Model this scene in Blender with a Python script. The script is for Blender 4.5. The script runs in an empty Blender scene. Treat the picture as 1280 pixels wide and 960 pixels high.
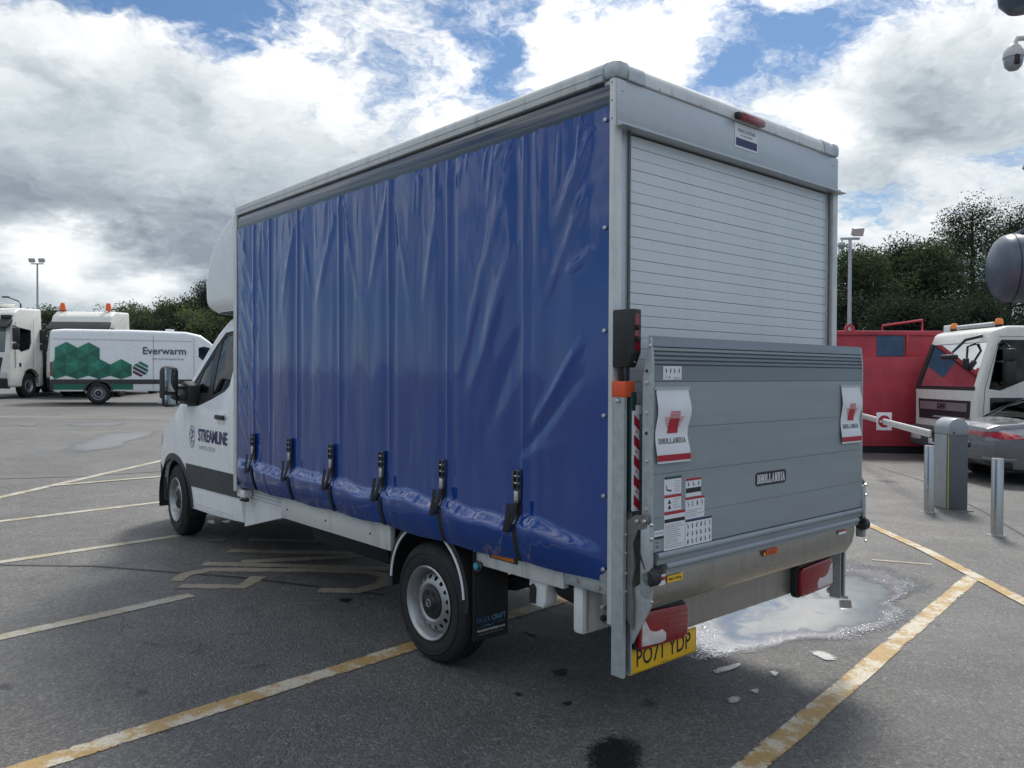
import bpy, bmesh, math, random
import numpy as np
from mathutils import Vector, Matrix, Euler, noise
R_ = math.radians
random.seed(7)
S = bpy.context.scene
COL = S.collection

# ------------------------------------------------------------------ camera, sky, sun, exposure
FPX, PITCH, ROLL, CAM_Z = 1005.0, R_(.66), R_(.25), 1.77
cam_d = bpy.data.cameras.new('camera')
cam = bpy.data.objects.new('camera', cam_d); COL.objects.link(cam)
cam_d.sensor_width = 36.0; cam_d.lens = 36.0 * FPX / 1280.0
cam_d.clip_start = .05; cam_d.clip_end = 5000
CM = Euler((math.pi/2 - PITCH, 0, 0)).to_matrix() @ Matrix.Rotation(ROLL, 3, 'Z')
cam.matrix_world = Matrix.Translation((0, 0, CAM_Z)) @ CM.to_4x4()
S.camera = cam

SUN_AZ, SUN_EL = R_(19), R_(56)          # azimuth measured from +Y (view direction) towards +X
sun_dir = Vector((math.sin(SUN_AZ)*math.cos(SUN_EL), math.cos(SUN_AZ)*math.cos(SUN_EL), math.sin(SUN_EL)))
sd = bpy.data.lights.new('sun', 'SUN'); sd.energy = 1.8; sd.angle = R_(13); sd.color = (1, .95, .87)
so = bpy.data.objects.new('sun', sd); COL.objects.link(so)
so.rotation_euler = sun_dir.to_track_quat('Z', 'Y').to_euler(); so.location = (0, 0, 30)

S.view_settings.view_transform = 'Standard'; S.view_settings.look = 'None'
S.view_settings.exposure = 0.95; S.view_settings.gamma = 1.0
S.view_settings.use_curve_mapping = False
try:
    S.cycles.max_bounces = 8; S.cycles.transparent_max_bounces = 24
    S.cycles.sample_clamp_indirect = 6.0
except Exception: pass

class NT:
    """tiny node-graph helper"""
    def __init__(s, tree): s.t = tree; s.n = tree.nodes; s.l = tree.links
    def new(s, typ, **kw):
        n = s.n.new(typ)
        for k, v in kw.items(): setattr(n, k, v)
        return n
    def put(s, sock, v):
        if isinstance(v, bpy.types.NodeSocket): s.l.new(v, sock)
        elif v is not None:
            if sock.type == 'RGBA' and len(v) == 3: v = (*v, 1)
            sock.default_value = v
    def math(s, op, a, b=None, c=None, clamp=False):
        n = s.new('ShaderNodeMath', operation=op); n.use_clamp = clamp
        for i, v in enumerate((a, b, c)):
            if v is not None: s.put(n.inputs[i], v)
        return n.outputs[0]
    def vmath(s, op, a, b=None, scale=None):
        n = s.new('ShaderNodeVectorMath', operation=op)
        s.put(n.inputs[0], a)
        if b is not None: s.put(n.inputs[1], b)
        if scale is not None: s.put(n.inputs['Scale'], scale)
        return n.outputs['Value'] if op in ('DISTANCE', 'DOT_PRODUCT', 'LENGTH') else n.outputs[0]
    def noise(s, vec, scale, detail=4, rough=.5, dist=0, out='Fac', lac=2.0):
        n = s.new('ShaderNodeTexNoise'); s.put(n.inputs['Vector'], vec)
        n.inputs['Scale'].default_value = scale; n.inputs['Detail'].default_value = detail
        n.inputs['Roughness'].default_value = rough; n.inputs['Distortion'].default_value = dist
        n.inputs['Lacunarity'].default_value = lac
        return n.outputs[0 if out == 'Fac' else 1]
    def ramp(s, fac, stops, interp='LINEAR'):
        n = s.new('ShaderNodeValToRGB'); n.color_ramp.interpolation = interp
        e = n.color_ramp.elements
        while len(e) < len(stops): e.new(.5)
        for el, (p, c) in zip(e, stops):
            el.position = p; el.color = (c, c, c, 1) if not hasattr(c, '__len__') else (*c[:3], 1)
        s.put(n.inputs[0], fac); return n.outputs[0]
    def mix(s, fac, a, b, blend='MIX'):
        n = s.new('ShaderNodeMix', data_type='RGBA', blend_type=blend)
        s.put(n.inputs[0], fac); s.put(n.inputs[6], a); s.put(n.inputs[7], b); return n.outputs[2]
    def smooth(s, v, a, b):
        n = s.new('ShaderNodeMapRange', interpolation_type='SMOOTHSTEP')
        s.put(n.inputs[0], v); n.inputs[1].default_value = a; n.inputs[2].default_value = b
        return n.outputs[0]

def pix_dir(px, py):
    return (CM @ Vector(((px-640)/FPX, -(py-480)/FPX, -1))).normalized()

def build_world():
    w = bpy.data.worlds.new('World'); S.world = w; w.use_nodes = True
    g = NT(w.node_tree); g.n.clear()
    out = g.new('ShaderNodeOutputWorld'); bg = g.new('ShaderNodeBackground')
    g.l.new(bg.outputs[0], out.inputs[0]); bg.inputs[1].default_value = .1
    sky = g.new('ShaderNodeTexSky', sky_type='NISHITA'); sky.sun_disc = False
    sky.sun_elevation = SUN_EL; sky.sun_rotation = SUN_AZ
    sky.air_density = 1.0; sky.dust_density = .6; sky.ozone_density = 2.0
    tc = g.new('ShaderNodeTexCoord'); d = tc.outputs['Generated']
    sep = g.new('ShaderNodeSeparateXYZ'); g.l.new(d, sep.inputs[0])
    z = sep.outputs[2]
    # a flat cloud deck seen in perspective: points on a plane overhead, flattened towards the horizon
    k = g.math('DIVIDE', 1.0, g.math('ADD', g.math('MAXIMUM', z, 0.0), .33))
    p = g.vmath('SCALE', d, scale=k)
    pz = g.new('ShaderNodeCombineXYZ'); sp = g.new('ShaderNodeSeparateXYZ'); g.l.new(p, sp.inputs[0])
    g.l.new(sp.outputs[0], pz.inputs[0]); g.l.new(sp.outputs[1], pz.inputs[1])
    g.l.new(g.math('MULTIPLY', sp.outputs[2], .9), pz.inputs[2])
    P = pz.outputs[0]
    warp = g.vmath('SUBTRACT', g.noise(P, 3.1, 5, .62, out='Color'), (.5, .5, .5))
    Pw = g.vmath('ADD', P, g.vmath('SCALE', warp, scale=.42))
    n1 = g.noise(Pw, 2.2, 2, .55)
    n2 = g.noise(Pw, 8.0, 5, .65)
    def blob(px, py, sx, sy, amp):
        c = pix_dir(px, py)
        sc = (FPX/sx, FPX/sx, FPX/sy)
        dd = g.vmath('DISTANCE', g.vmath('MULTIPLY', dw, sc), tuple(a*b for a, b in zip(c, sc)))
        e = g.math('EXPONENT', g.math('MULTIPLY', g.math('MULTIPLY', dd, dd), -1.0))
        return g.math('MULTIPLY', e, amp)
    # cloud masses keep ragged edges: their positions are looked up through turbulent offsets
    dw = g.vmath('ADD', d, g.vmath('SCALE', warp, scale=.14))
    def total(lst, base):
        v = base
        for b in lst: v = g.math('ADD', v, blob(*b))
        return v
    dens = g.math('ADD', g.math('MULTIPLY', n1, .5), g.math('MULTIPLY', n2, .5))
    dens = total([(250, 0, 150, 34, -.2), (640, 70, 60, 50, -.16), (960, 50, 80, 40, -.10), (1000, 140, 45, 45, -.07), (860, 30, 80, 40, .07), (760, 110, 80, 40, .07), 
                  (1085, 250, 60, 26, -.15), (1020, 60, 40, 40, -.1), 
                  (100, 90, 110, 80, .14), (380, 130, 240, 90, .12), (420, 300, 400, 110, .2), (800, 60, 70, 45, .12), (1180, 110, 140, 80, .2),
                  (100, 240, 240, 50, .12), (60, 350, 120, 60, .14), (185, 355, 60, 40, .12), (1150, 310, 200, 50, .16)], dens)
    cover = g.smooth(dens, .41, .60)
    thick = g.smooth(dens, .55, .85)
    n3 = g.noise(g.vmath('ADD', Pw, (.35, .9, .1)), 3.4, 4, .6)
    gd = g.vmath('DOT_PRODUCT', d, tuple(sun_dir))
    glow = g.math('POWER', g.math('MAXIMUM', gd, 0.0), 6.0)
    br = g.math('ADD', g.math('MULTIPLY', n3, .68), .22)
    br = g.math('ADD', br, g.math('MULTIPLY', g.math('SUBTRACT', n2, .5), .4))
    br = g.math('SUBTRACT', br, g.math('MULTIPLY', thick, .10))
    br = total([(1185, 110, 130, 60, -.16), (1120, 75, 55, 35, -.06), (180, 190, 300, 120, -.06), (560, 200, 120, 60, .05), (110, 240, 220, 30, -.05), (260, 300, 180, 50, -.03), (100, 140, 90, 30, -.08),
                (85, 60, 75, 40, .16), (45, 310, 50, 30, .62), (100, 350, 55, 38, .6), (190, 355, 44, 26, .64), (240, 335, 40, 30, -.12), (1140, 290, 170, 45, .16),
                (760, 60, 90, 50, .18), (1055, 150, 45, 60, .18), (520, 150, 170, 60, .13)], br)
    lift_ = g.math('ADD', .44, g.math('MULTIPLY', g.math('MAXIMUM', z, 0.0), 2.5))      # overcast sky grows brighter towards the zenith
    br = g.math('MULTIPLY', br, g.math('ADD', lift_, g.math('MULTIPLY', glow, .95)))
    br = g.math('MAXIMUM', br, .31)
    tint = g.ramp(br, [(.15, (.64, .79, 1.0)), (.5, (.82, .92, 1.0)), (.95, (1, .995, .985))])
    cc = g.vmath('SCALE', tint, scale=g.math('MULTIPLY', br, 6.7))
    skyc = g.mix(1.0, sky.outputs[0], (.34, .43, .50), 'MULTIPLY')
    mx = g.mix(cover, skyc, cc)
    # pale band of distant cloud on the horizon
    hz = g.math('MULTIPLY', g.math('SUBTRACT', 1.0, g.smooth(z, 0.0, .11)), .3)
    mx = g.mix(hz, mx, g.vmath('SCALE', tint, scale=g.math('ADD', 4.0, g.math('MULTIPLY', glow, 2.5))))
    g.l.new(mx, bg.inputs[0])
build_world()

# ------------------------------------------------------------------ ground plane of the sloping yard
GA, GB = -.0182, .013
def gz(x, y): return GA*x + GB*y
def gp(px, py, lift=0.0):
    """photo pixel -> point on the sloping yard"""
    d = CM @ Vector(((px-640)/FPX, -(py-480)/FPX, -1))
    t = CAM_Z / (GA*d.x + GB*d.y - d.z)
    return Vector((t*d.x, t*d.y, CAM_Z + t*d.z + lift))

# ------------------------------------------------------------------ materials
MATS = {}
def mat(name, col=(.8, .8, .8), rough=.5, metal=0, var=.08, vscale=6, bump=0, bscale=200, spec=.5, coat=0, rvar=.1, emit=0, aniso=None, grime=0):
    if name in MATS: return MATS[name]
    m = bpy.data.materials.new(name); m.use_nodes = True
    g = NT(m.node_tree); b = g.n['Principled BSDF']
    tc = g.new('ShaderNodeTexCoord'); P = tc.outputs['Object']
    if aniso: P = g.vmath('MULTIPLY', P, aniso)
    nz = g.noise(P, vscale, 5, .6)
    dk = tuple(c*(1-var) for c in col); lt = tuple(min(1, c*(1+var)) for c in col)
    cb = g.ramp(nz, [(.3, dk), (.7, lt)])
    if grime:
        gr = g.noise(g.vmath('MULTIPLY', tc.outputs['Object'], (5, 5, .7)), 3.0, 6, .7); gs = g.noise(tc.outputs['Object'], 38, 4, .75)
        gm = g.math('ADD', g.math('MULTIPLY', g.smooth(gr, .48, .75), grime), g.math('MULTIPLY', g.smooth(gs, .62, .78), grime*.8))
        cb = g.mix(gm, cb, (.10, .092, .08))
    g.put(b.inputs['Base Color'], cb)
    g.put(b.inputs['Roughness'], g.ramp(g.noise(P, vscale*1.7, 4), [(.3, max(0, rough-rvar*.5)), (.7, min(1, rough+rvar*.5))]))
    b.inputs['Metallic'].default_value = metal
    b.inputs['Specular IOR Level'].default_value = spec
    b.inputs['Coat Weight'].default_value = coat; b.inputs['Coat Roughness'].default_value = .05
    if bump:
        bn = g.new('ShaderNodeBump'); bn.inputs['Strength'].default_value = bump; bn.inputs['Distance'].default_value = .002
        g.put(bn.inputs['Height'], g.noise(P, bscale, 3)); g.l.new(bn.outputs[0], b.inputs['Normal'])
    if emit:
        b.inputs['Emission Color'].default_value = (*col, 1); b.inputs['Emission Strength'].default_value = emit
    MATS[name] = m
    return m

def glass_mat(name, tint=(.55, .66, .64)):
    m = bpy.data.materials.new(name); m.use_nodes = True
    g = NT(m.node_tree); g.n.clear()
    o = g.new('ShaderNodeOutputMaterial'); mx = g.new('ShaderNodeMixShader')
    tr = g.new('ShaderNodeBsdfTransparent'); gl = g.new('ShaderNodeBsdfGlossy')
    tr.inputs[0].default_value = (*tint, 1); gl.inputs['Roughness'].default_value = .02
    fr = g.new('ShaderNodeFresnel'); fr.inputs[0].default_value = 1.48
    tc = g.new('ShaderNodeTexCoord')
    dirt = g.ramp(g.noise(tc.outputs['Object'], 3, 4), [(.3, 0), (.8, .06)])
    g.put(mx.inputs[0], g.math('ADD', fr.outputs[0], dirt)); g.l.new(tr.outputs[0], mx.inputs[1]); g.l.new(gl.outputs[0], mx.inputs[2])
    g.l.new(mx.outputs[0], o.inputs[0]); MATS[name] = m; return m

WHITE  = mat('white_paint', (.82, .85, .86), .28, var=.04, coat=.3, grime=.05)
WHITE2 = mat('white_gelcoat', (.70, .72, .72), .4, var=.06, vscale=3, grime=0.3)
CREAM  = mat('cream_white_paint', (.72, .73, .68), .3, var=.05, coat=.2, grime=.1)
BLACKP = mat('black_plastic', (.018, .02, .022), .5, var=.2, vscale=20, bump=.15, bscale=400)
CLAD   = mat('grey_cladding', (.045, .05, .055), .55, var=.12, vscale=8, bump=.2, bscale=600, grime=0.3)
RUBBER = mat('tyre_rubber', (.016, .017, .019), .75, var=.25, vscale=14, bump=.2, bscale=150)
ALU    = mat('anodised_aluminium', (.50, .53, .55), .42, .55, var=.05, vscale=3, bump=.08, bscale=350, aniso=(.2, 1, 6), grime=.08)
ALUP   = mat('platform_aluminium', (.30, .34, .365), .5, .25, var=.1, vscale=2.5, bump=.06, bscale=300, aniso=(.25, 1, 3), grime=.07)
ALUD   = mat('platform_dark_aluminium', (.22, .255, .28), .45, .4, var=.08, vscale=2.5, aniso=(.25, 1, 3), grime=.07)
MILL   = mat('mill_aluminium', (.42, .41, .38), .3, .8, var=.14, vscale=3, rvar=.25, aniso=(.3, 1, 2), grime=0.3)
GALV   = mat('galvanised_steel', (.45, .49, .50), .45, .5, var=.14, vscale=22, rvar=.2, grime=0.25)
STEEL  = mat('dull_steel_plate', (.22, .215, .205), .45, .6, var=.15, vscale=18)
CHROME = mat('bolt_zinc', (.62, .62, .6), .25, .9, var=.1, vscale=40)
SHUT   = mat('shutter_slat', (.66, .70, .72), .36, .15, var=.03, vscale=2, bump=.05, bscale=300, grime=.06)
RAILW  = mat('painted_rail', (.62, .64, .63), .38, .1, var=.09, vscale=4, aniso=(1, .3, 1), grime=0.35)
VALAN  = mat('curtain_valance', (.02, .035, .06), .16, var=.1, vscale=3, coat=.8)
SILVER = mat('wheel_silver', (.36, .37, .38), .35, .6, var=.1, vscale=15)
DARKM  = mat('underbody_black', (.012, .013, .014), .7, var=.3, vscale=9)
WEB    = mat('strap_webbing', (.014, .015, .017), .6, var=.2, vscale=60, bump=.4, bscale=500)
BUCK   = mat('buckle_steel', (.11, .115, .12), .3, .8, var=.2, vscale=60)
REDL   = mat('red_lens', (.26, .004, .010), .07, var=.2, vscale=30, coat=.6, grime=0.05)
CLEARL = mat('clear_lens', (.60, .56, .54), .18, var=.15, vscale=30, coat=.5)
AMBER  = mat('amber_lens', (.75, .20, .015), .2, var=.1, vscale=30, coat=.4)
YELLOWP= mat('plate_yellow', (.80, .48, .015), .35, var=.05, grime=0.15)
INK    = mat('black_print', (.012, .012, .014), .5, var=.1)
NAVY   = mat('navy_print', (.010, .014, .10), .4, var=.05)
GREYI  = mat('grey_print', (.36, .36, .37), .5, var=.05)
PAPER  = mat('white_sticker', (.74, .76, .79), .4, var=.03)
REDI   = mat('red_print', (.42, .015, .03), .45, var=.08)
PINKI  = mat('pale_red_print', (.62, .14, .16), .5, var=.05)
ORANGE = mat('orange_plastic', (.72, .10, .03), .4, var=.1)
BLUEI  = mat('blue_print', (.03, .16, .33), .5, var=.05)
SEATM  = mat('seat_fabric', (.03, .032, .035), .9, var=.2, vscale=30)
GLASS  = glass_mat('window_glass', (.88, .95, .94))
GLASSD = glass_mat('dark_window_glass', (.12, .15, .16))
MIRROR = mat('mirror_glass', (.42, .47, .47), .03, 1, var=.03, rvar=0)
GREYB  = mat('barrier_grey', (.11, .125, .14), .45, .2, var=.08, vscale=6)
GREYB2 = mat('barrier_grey_light', (.33, .36, .38), .4, .3, var=.08, vscale=6, grime=0.25)
STAIN  = mat('brushed_stainless', (.52, .52, .50), .27, .95, var=.1, vscale=5, rvar=.15, aniso=(1, 1, .15))
CARP   = mat('silver_car_paint', (.17, .175, .19), .3, .65, var=.05, coat=.8)
REDPT  = mat('container_red', (.46, .045, .07), .55, var=.22, vscale=2.5, bump=.2, bscale=40, grime=0.45)
BLUEPT = mat('container_blue', (.035, .09, .17), .6, var=.25, vscale=5, grime=0.4)
TANK   = mat('tank_blue_grey', (.075, .105, .145), .34, 0, var=.12, vscale=3, grime=.12)
PTZ    = mat('camera_white', (.55, .56, .55), .4, var=.05)

def curtain_mat():
    m = bpy.data.materials.new('blue_curtain_vinyl'); m.use_nodes = True
    g = NT(m.node_tree); b = g.n['Principled BSDF']; P = g.new('ShaderNodeTexCoord').outputs['Object']
    g.put(b.inputs['Base Color'], g.ramp(g.noise(P, 1.7, 4), [(.3, (.002, .040, .225)), (.7, (.003, .050, .265))]))
    g.put(b.inputs['Roughness'], g.ramp(g.noise(P, 4, 4), [(.3, .10), (.7, .15)]))
    b.inputs['Specular IOR Level'].default_value = .5; b.inputs['IOR'].default_value = 1.5; b.inputs['Coat Weight'].default_value = .65; b.inputs['Coat IOR'].default_value = 1.6; b.inputs['Coat Roughness'].default_value = .045
    bn = g.new('ShaderNodeBump'); bn.inputs['Strength'].default_value = .3; bn.inputs['Distance'].default_value = .003
    Pv = g.vmath('MULTIPLY', P, (1, 1, .28))
    g.put(bn.inputs['Height'], g.noise(Pv, 7, 4, .55)); g.l.new(bn.outputs[0], b.inputs['Normal'])
    return m
CURT = curtain_mat()

def asphalt_mat():
    m = bpy.data.materials.new('worn_asphalt'); m.use_nodes = True
    g = NT(m.node_tree); b = g.n['Principled BSDF']; P = g.new('ShaderNodeTexCoord').outputs['Object']
    vor = g.new('ShaderNodeTexVoronoi'); g.put(vor.inputs['Vector'], P); vor.inputs['Scale'].default_value = 70
    stone = g.ramp(vor.outputs['Color'], [(.0, (.030, .030, .0295)), (.45, (.08, .08, .078)), (.8, (.17, .168, .163)), (1, (.36, .35, .335))])
    fine = g.noise(P, 130, 3, .75)
    c = g.mix(.5, stone, g.ramp(fine, [(.36, (.026, .026, .0255)), (.5, (.092, .092, .09)), (.66, (.25, .247, .24))]))
    big = g.noise(P, .35, 6, .6); mid = g.noise(P, 2.2, 5, .65)
    c = g.mix(1.0, c, g.ramp(big, [(.3, (.78, .80, .82)), (.7, (1.2, 1.19, 1.16))]), 'MULTIPLY')
    c = g.mix(1.0, c, g.ramp(mid, [(.3, (.82, .82, .83)), (.7, (1.14, 1.13, 1.11))]), 'MULTIPLY')
    # scattered old oil drips
    drip = g.noise(g.vmath('MULTIPLY', P, (1, 1, 1)), 3.4, 3, .5)
    c = g.mix(g.math('MULTIPLY', g.smooth(drip, .68, .74), .75), c, (.012, .012, .013))
    # hairline cracks
    cr = g.new('ShaderNodeTexVoronoi', feature='DISTANCE_TO_EDGE')
    g.put(cr.inputs['Vector'], g.vmath('ADD', P, g.vmath('SCALE', g.noise(P, 1.1, 5, .6, out='Color'), scale=1.4))); cr.inputs['Scale'].default_value = .22
    crm = g.math('SUBTRACT', 1.0, g.smooth(cr.outputs['Distance'], .0, .0035))
    crm = g.math('MULTIPLY', crm, g.smooth(g.noise(P, .5, 2), .45, .6))
    c = g.mix(g.math('MULTIPLY', crm, .6), c, (.012, .012, .012))
    g.put(b.inputs['Base Color'], c)
    damp = g.smooth(g.noise(P, .55, 6, .62, 1.0), .45, .62)
    g.put(b.inputs['Roughness'], g.math('SUBTRACT', g.math('ADD', .58, g.math('MULTIPLY', fine, .2)), g.math('MULTIPLY', damp, .14)))
    b.inputs['Specular IOR Level'].default_value = .6
    bn = g.new('ShaderNodeBump'); bn.inputs['Strength'].default_value = .9; bn.inputs['Distance'].default_value = .008
    g.put(bn.inputs['Height'], g.math('ADD', g.math('MULTIPLY', vor.outputs['Distance'], -.8), g.math('MULTIPLY', fine, .6)))
    g.l.new(bn.outputs[0], b.inputs['Normal'])
    return m
ASPH = asphalt_mat()

def paint_mat(name, c1, c2, wear):
    m = bpy.data.materials.new(name); m.use_nodes = True
    g = NT(m.node_tree); b = g.n['Principled BSDF']; P = g.new('ShaderNodeTexCoord').outputs['Object']
    o = g.n['Material Output']
    nz = g.noise(P, 4.5, 6, .7)
    c = g.mix(g.smooth(nz, .46, .56), c1, c2)
    c = g.mix(1.0, c, g.ramp(g.noise(P, 60, 4, .7), [(.3, (.62, .62, .62)), (.7, (1.12, 1.12, 1.12))]), 'MULTIPLY')
    g.put(b.inputs['Base Color'], c); b.inputs['Roughness'].default_value = .65
    bn = g.new('ShaderNodeBump'); bn.inputs['Strength'].default_value = .6; bn.inputs['Distance'].default_value = .004
    g.put(bn.inputs['Height'], g.noise(P, 120, 3)); g.l.new(bn.outputs[0], b.inputs['Normal'])
    tr = g.new('ShaderNodeBsdfTransparent'); mx = g.new('ShaderNodeMixShader')
    at = g.new('ShaderNodeAttribute', attribute_name='edge')
    a = g.math('ADD', g.math('MULTIPLY', g.noise(P, 13, 6, .72), .6), g.math('MULTIPLY', g.noise(P, 80, 3, .7), .4))
    a = g.math('ADD', .5, g.math('MULTIPLY', g.math('SUBTRACT', a, .5), 2.3))
    a = g.math('ADD', a, g.math('MULTIPLY', g.math('SUBTRACT', g.noise(P, 1.6, 3), .5), .7))
    a = g.math('ADD', a, g.math('MULTIPLY', at.outputs['Fac'], .33))
    g.put(mx.inputs[0], g.smooth(a, wear, wear+.05))
    g.l.new(tr.outputs[0], mx.inputs[1]); g.l.new(b.outputs[0], mx.inputs[2]); g.l.new(mx.outputs[0], o.inputs[0])
    return m
LINEY = paint_mat('worn_yellow_line_paint', (.44, .30, .12), (.58, .53, .42), .44)
LINEC = paint_mat('cream_line_paint', (.38, .34, .24), (.46, .44, .38), .45)
TARJ = paint_mat('tar_joint', (.022, .022, .022), (.035, .035, .034), .40)
LINEO = paint_mat('faded_letter_paint', (.32, .28, .21), (.36, .33, .28), .50)

def puddle_mat(name, grain, ior=2.4, base=(.03, .031, .033), mirror=.9, rough=.24, spec=.5):
    m = bpy.data.materials.new(name); m.use_nodes = True
    g = NT(m.node_tree); b = g.n['Principled BSDF']; P = g.new('ShaderNodeTexCoord').outputs['Object']
    o = g.n['Material Output']
    b.inputs['Base Color'].default_value = (*base, 1)
    b.inputs['IOR'].default_value = ior; b.inputs['Specular IOR Level'].default_value = spec
    at = g.new('ShaderNodeAttribute', attribute_name='edge').outputs['Fac']
    big = g.noise(P, 2.6, 5, .6); fine = g.noise(P, 75, 3, .75)
    v = g.math('ADD', at, g.math('MULTIPLY', g.math('SUBTRACT', big, .5), 1.1))
    wet = g.math('ADD', v, g.math('MULTIPLY', g.math('SUBTRACT', fine, .5), grain))
    mx = g.new('ShaderNodeMixShader'); g.put(mx.inputs[0], g.smooth(wet, .2, .5 if mirror < 2 or rough < .4 else 1.1))
    deep = g.smooth(g.math('ADD', v, g.math('MULTIPLY', g.math('SUBTRACT', fine, .5), .5)), mirror-.22, mirror+.08)
    bn = g.new('ShaderNodeBump'); bn.inputs['Distance'].default_value = .005
    g.put(bn.inputs['Strength'], g.math('MULTIPLY', g.math('SUBTRACT', 1.0, deep), .6))
    g.put(bn.inputs['Height'], fine); g.l.new(bn.outputs[0], b.inputs['Normal'])
    g.put(b.inputs['Roughness'], g.math('ADD', .012, g.math('MULTIPLY', g.math('SUBTRACT', 1.0, deep), rough)))
    tr = g.new('ShaderNodeBsdfTransparent')
    g.l.new(tr.outputs[0], mx.inputs[1]); g.l.new(b.outputs[0], mx.inputs[2]); g.l.new(mx.outputs[0], o.inputs[0])
    return m
WATER = puddle_mat('puddle_water', 2.0, 5.5, mirror=.86, rough=.2)
WET = puddle_mat('shallow_wet_film', 3.6, 3.8, mirror=3.0, rough=.34)
OIL = puddle_mat('oil_stain', 2.6, 1.4, (.012, .012, .013), 3.0, .5, .3)

# ------------------------------------------------------------------ mesh helpers
class MB:
    """collects faces with materials, builds ONE mesh object"""
    def __init__(s): s.v = []; s.f = []; s.mi = []; s.mats = []; s.sm = []
    def mid(s, m):
        if m not in s.mats: s.mats.append(m)
        return s.mats.index(m)
    def add(s, verts, faces, m, smooth=False, M=None):
        o = len(s.v)
        s.v += [tuple(M @ Vector(p)) for p in verts] if M else [tuple(p) for p in verts]
        i = s.mid(m)
        for f in faces: s.f.append([o+k for k in f]); s.mi.append(i); s.sm.append(smooth)
        return s
    def box(s, a, b, m, bev=0, M=None):
        x0, y0, z0 = a; x1, y1, z1 = b
        if bev:
            bm = bmesh.new(); bmesh.ops.create_cube(bm, size=1)
            for v in bm.verts: v.co = Vector(((x0+x1)/2+v.co.x*(x1-x0), (y0+y1)/2+v.co.y*(y1-y0), (z0+z1)/2+v.co.z*(z1-z0)))
            bmesh.ops.bevel(bm, geom=bm.edges[:], offset=bev, segments=2, profile=.5, affect='EDGES')
            s.bm(bm, m, True, M); return s
        vs = [(x0,y0,z0),(x1,y0,z0),(x1,y1,z0),(x0,y1,z0),(x0,y0,z1),(x1,y0,z1),(x1,y1,z1),(x0,y1,z1)]
        return s.add(vs, [(0,3,2,1),(4,5,6,7),(0,1,5,4),(1,2,6,5),(2,3,7,6),(3,0,4,7)], m, False, M)
    def bm(s, bm, m, smooth=False, M=None):
        bm.verts.index_update()
        s.add([v.co.copy() for v in bm.verts], [[v.index for v in f.verts] for f in bm.faces], m, smooth, M); bm.free(); return s
    def prism(s, poly, axis, a, b, m, smooth=False, bev=0, M=None):
        """polygon extruded along axis 0/1/2 from a to b; poly in the two other axes in order"""
        ax = [i for i in range(3) if i != axis]
        def P(p, t):
            q = [0, 0, 0]; q[ax[0]] = p[0]; q[ax[1]] = p[1]; q[axis] = t; return q
        n = len(poly)
        vs = [P(p, a) for p in poly] + [P(p, b) for p in poly]
        fs = [list(range(n))[::-1], list(range(n, 2*n))] + [(i, (i+1) % n, n+(i+1) % n, n+i) for i in range(n)]
        bm = bmesh.new(); bv = [bm.verts.new(v) for v in vs]
        for f in fs: bm.faces.new([bv[k] for k in f])
        bmesh.ops.recalc_face_normals(bm, faces=bm.faces[:])
        if bev: bmesh.ops.bevel(bm, geom=bm.edges[:], offset=bev, segments=2, profile=.5, affect='EDGES')
        return s.bm(bm, m, smooth or bool(bev), M)
    def tube(s, pts, r, m, seg=8, caps=True, smooth=True, M=None):
        pts = [Vector(p) for p in pts]; n = len(pts)
        rs = r if hasattr(r, '__len__') else [r]*n
        vs = []; up = None
        for i, p in enumerate(pts):
            t = (pts[min(i+1, n-1)] - pts[max(i-1, 0)]).normalized()
            if up is None:
                up = t.orthogonal().normalized()
            up = (up - t*up.dot(t)).normalized(); w = t.cross(up)
            for k in range(seg):
                a = 2*math.pi*k/seg; vs.append(p + (up*math.cos(a)+w*math.sin(a))*rs[i])
        fs = [(i*seg+k, i*seg+(k+1) % seg, (i+1)*seg+(k+1) % seg, (i+1)*seg+k) for i in range(n-1) for k in range(seg)]
        s.add(vs, fs, m, smooth, M)
        if caps:
            s.add(vs[:seg], [list(range(seg))[::-1]], m, False, M); s.add(vs[-seg:], [list(range(seg))], m, False, M)
        return s
    def lathe(s, prof, axis, c, m, seg=40, smooth=True, M=None, close=False):
        """prof = [(r, t)] revolved about an axis through c"""
        ax = [(axis+1) % 3, (axis+2) % 3]; vs = []
        for r, t in prof:
            for k in range(seg):
                a = 2*math.pi*k/seg; q = list(c); q[axis] += t; q[ax[0]] += r*math.cos(a); q[ax[1]] += r*math.sin(a); vs.append(q)
        n = len(prof); rng = range(n if close else n-1)
        fs = [(i*seg+k, i*seg+(k+1) % seg, ((i+1) % n)*seg+(k+1) % seg, ((i+1) % n)*seg+k) for i in rng for k in range(seg)]
        return s.add(vs, fs, m, smooth, M)
    def bolt(s, c, axis, r=.008, h=.008, m=None):
        prof = [(r, 0), (r, h*.5), (r*.75, h), (0.0005, h*1.05)]
        return s.lathe([(a, b*(1 if axis > 0 else -1)) for a, b in prof], abs(axis)-1, c, m or CHROME, seg=8)
    def grid(s, fn, nu, nv, m, smooth=True):
        vs = [fn(i/nu, j/nv) for i in range(nu+1) for j in range(nv+1)]
        fs = [(i*(nv+1)+j, (i+1)*(nv+1)+j, (i+1)*(nv+1)+j+1, i*(nv+1)+j+1) for i in range(nu) for j in range(nv)]
        return s.add(vs, fs, m, smooth)
    def quad(s, pts, m): return s.add(pts, [list(range(len(pts)))], m)
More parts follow.
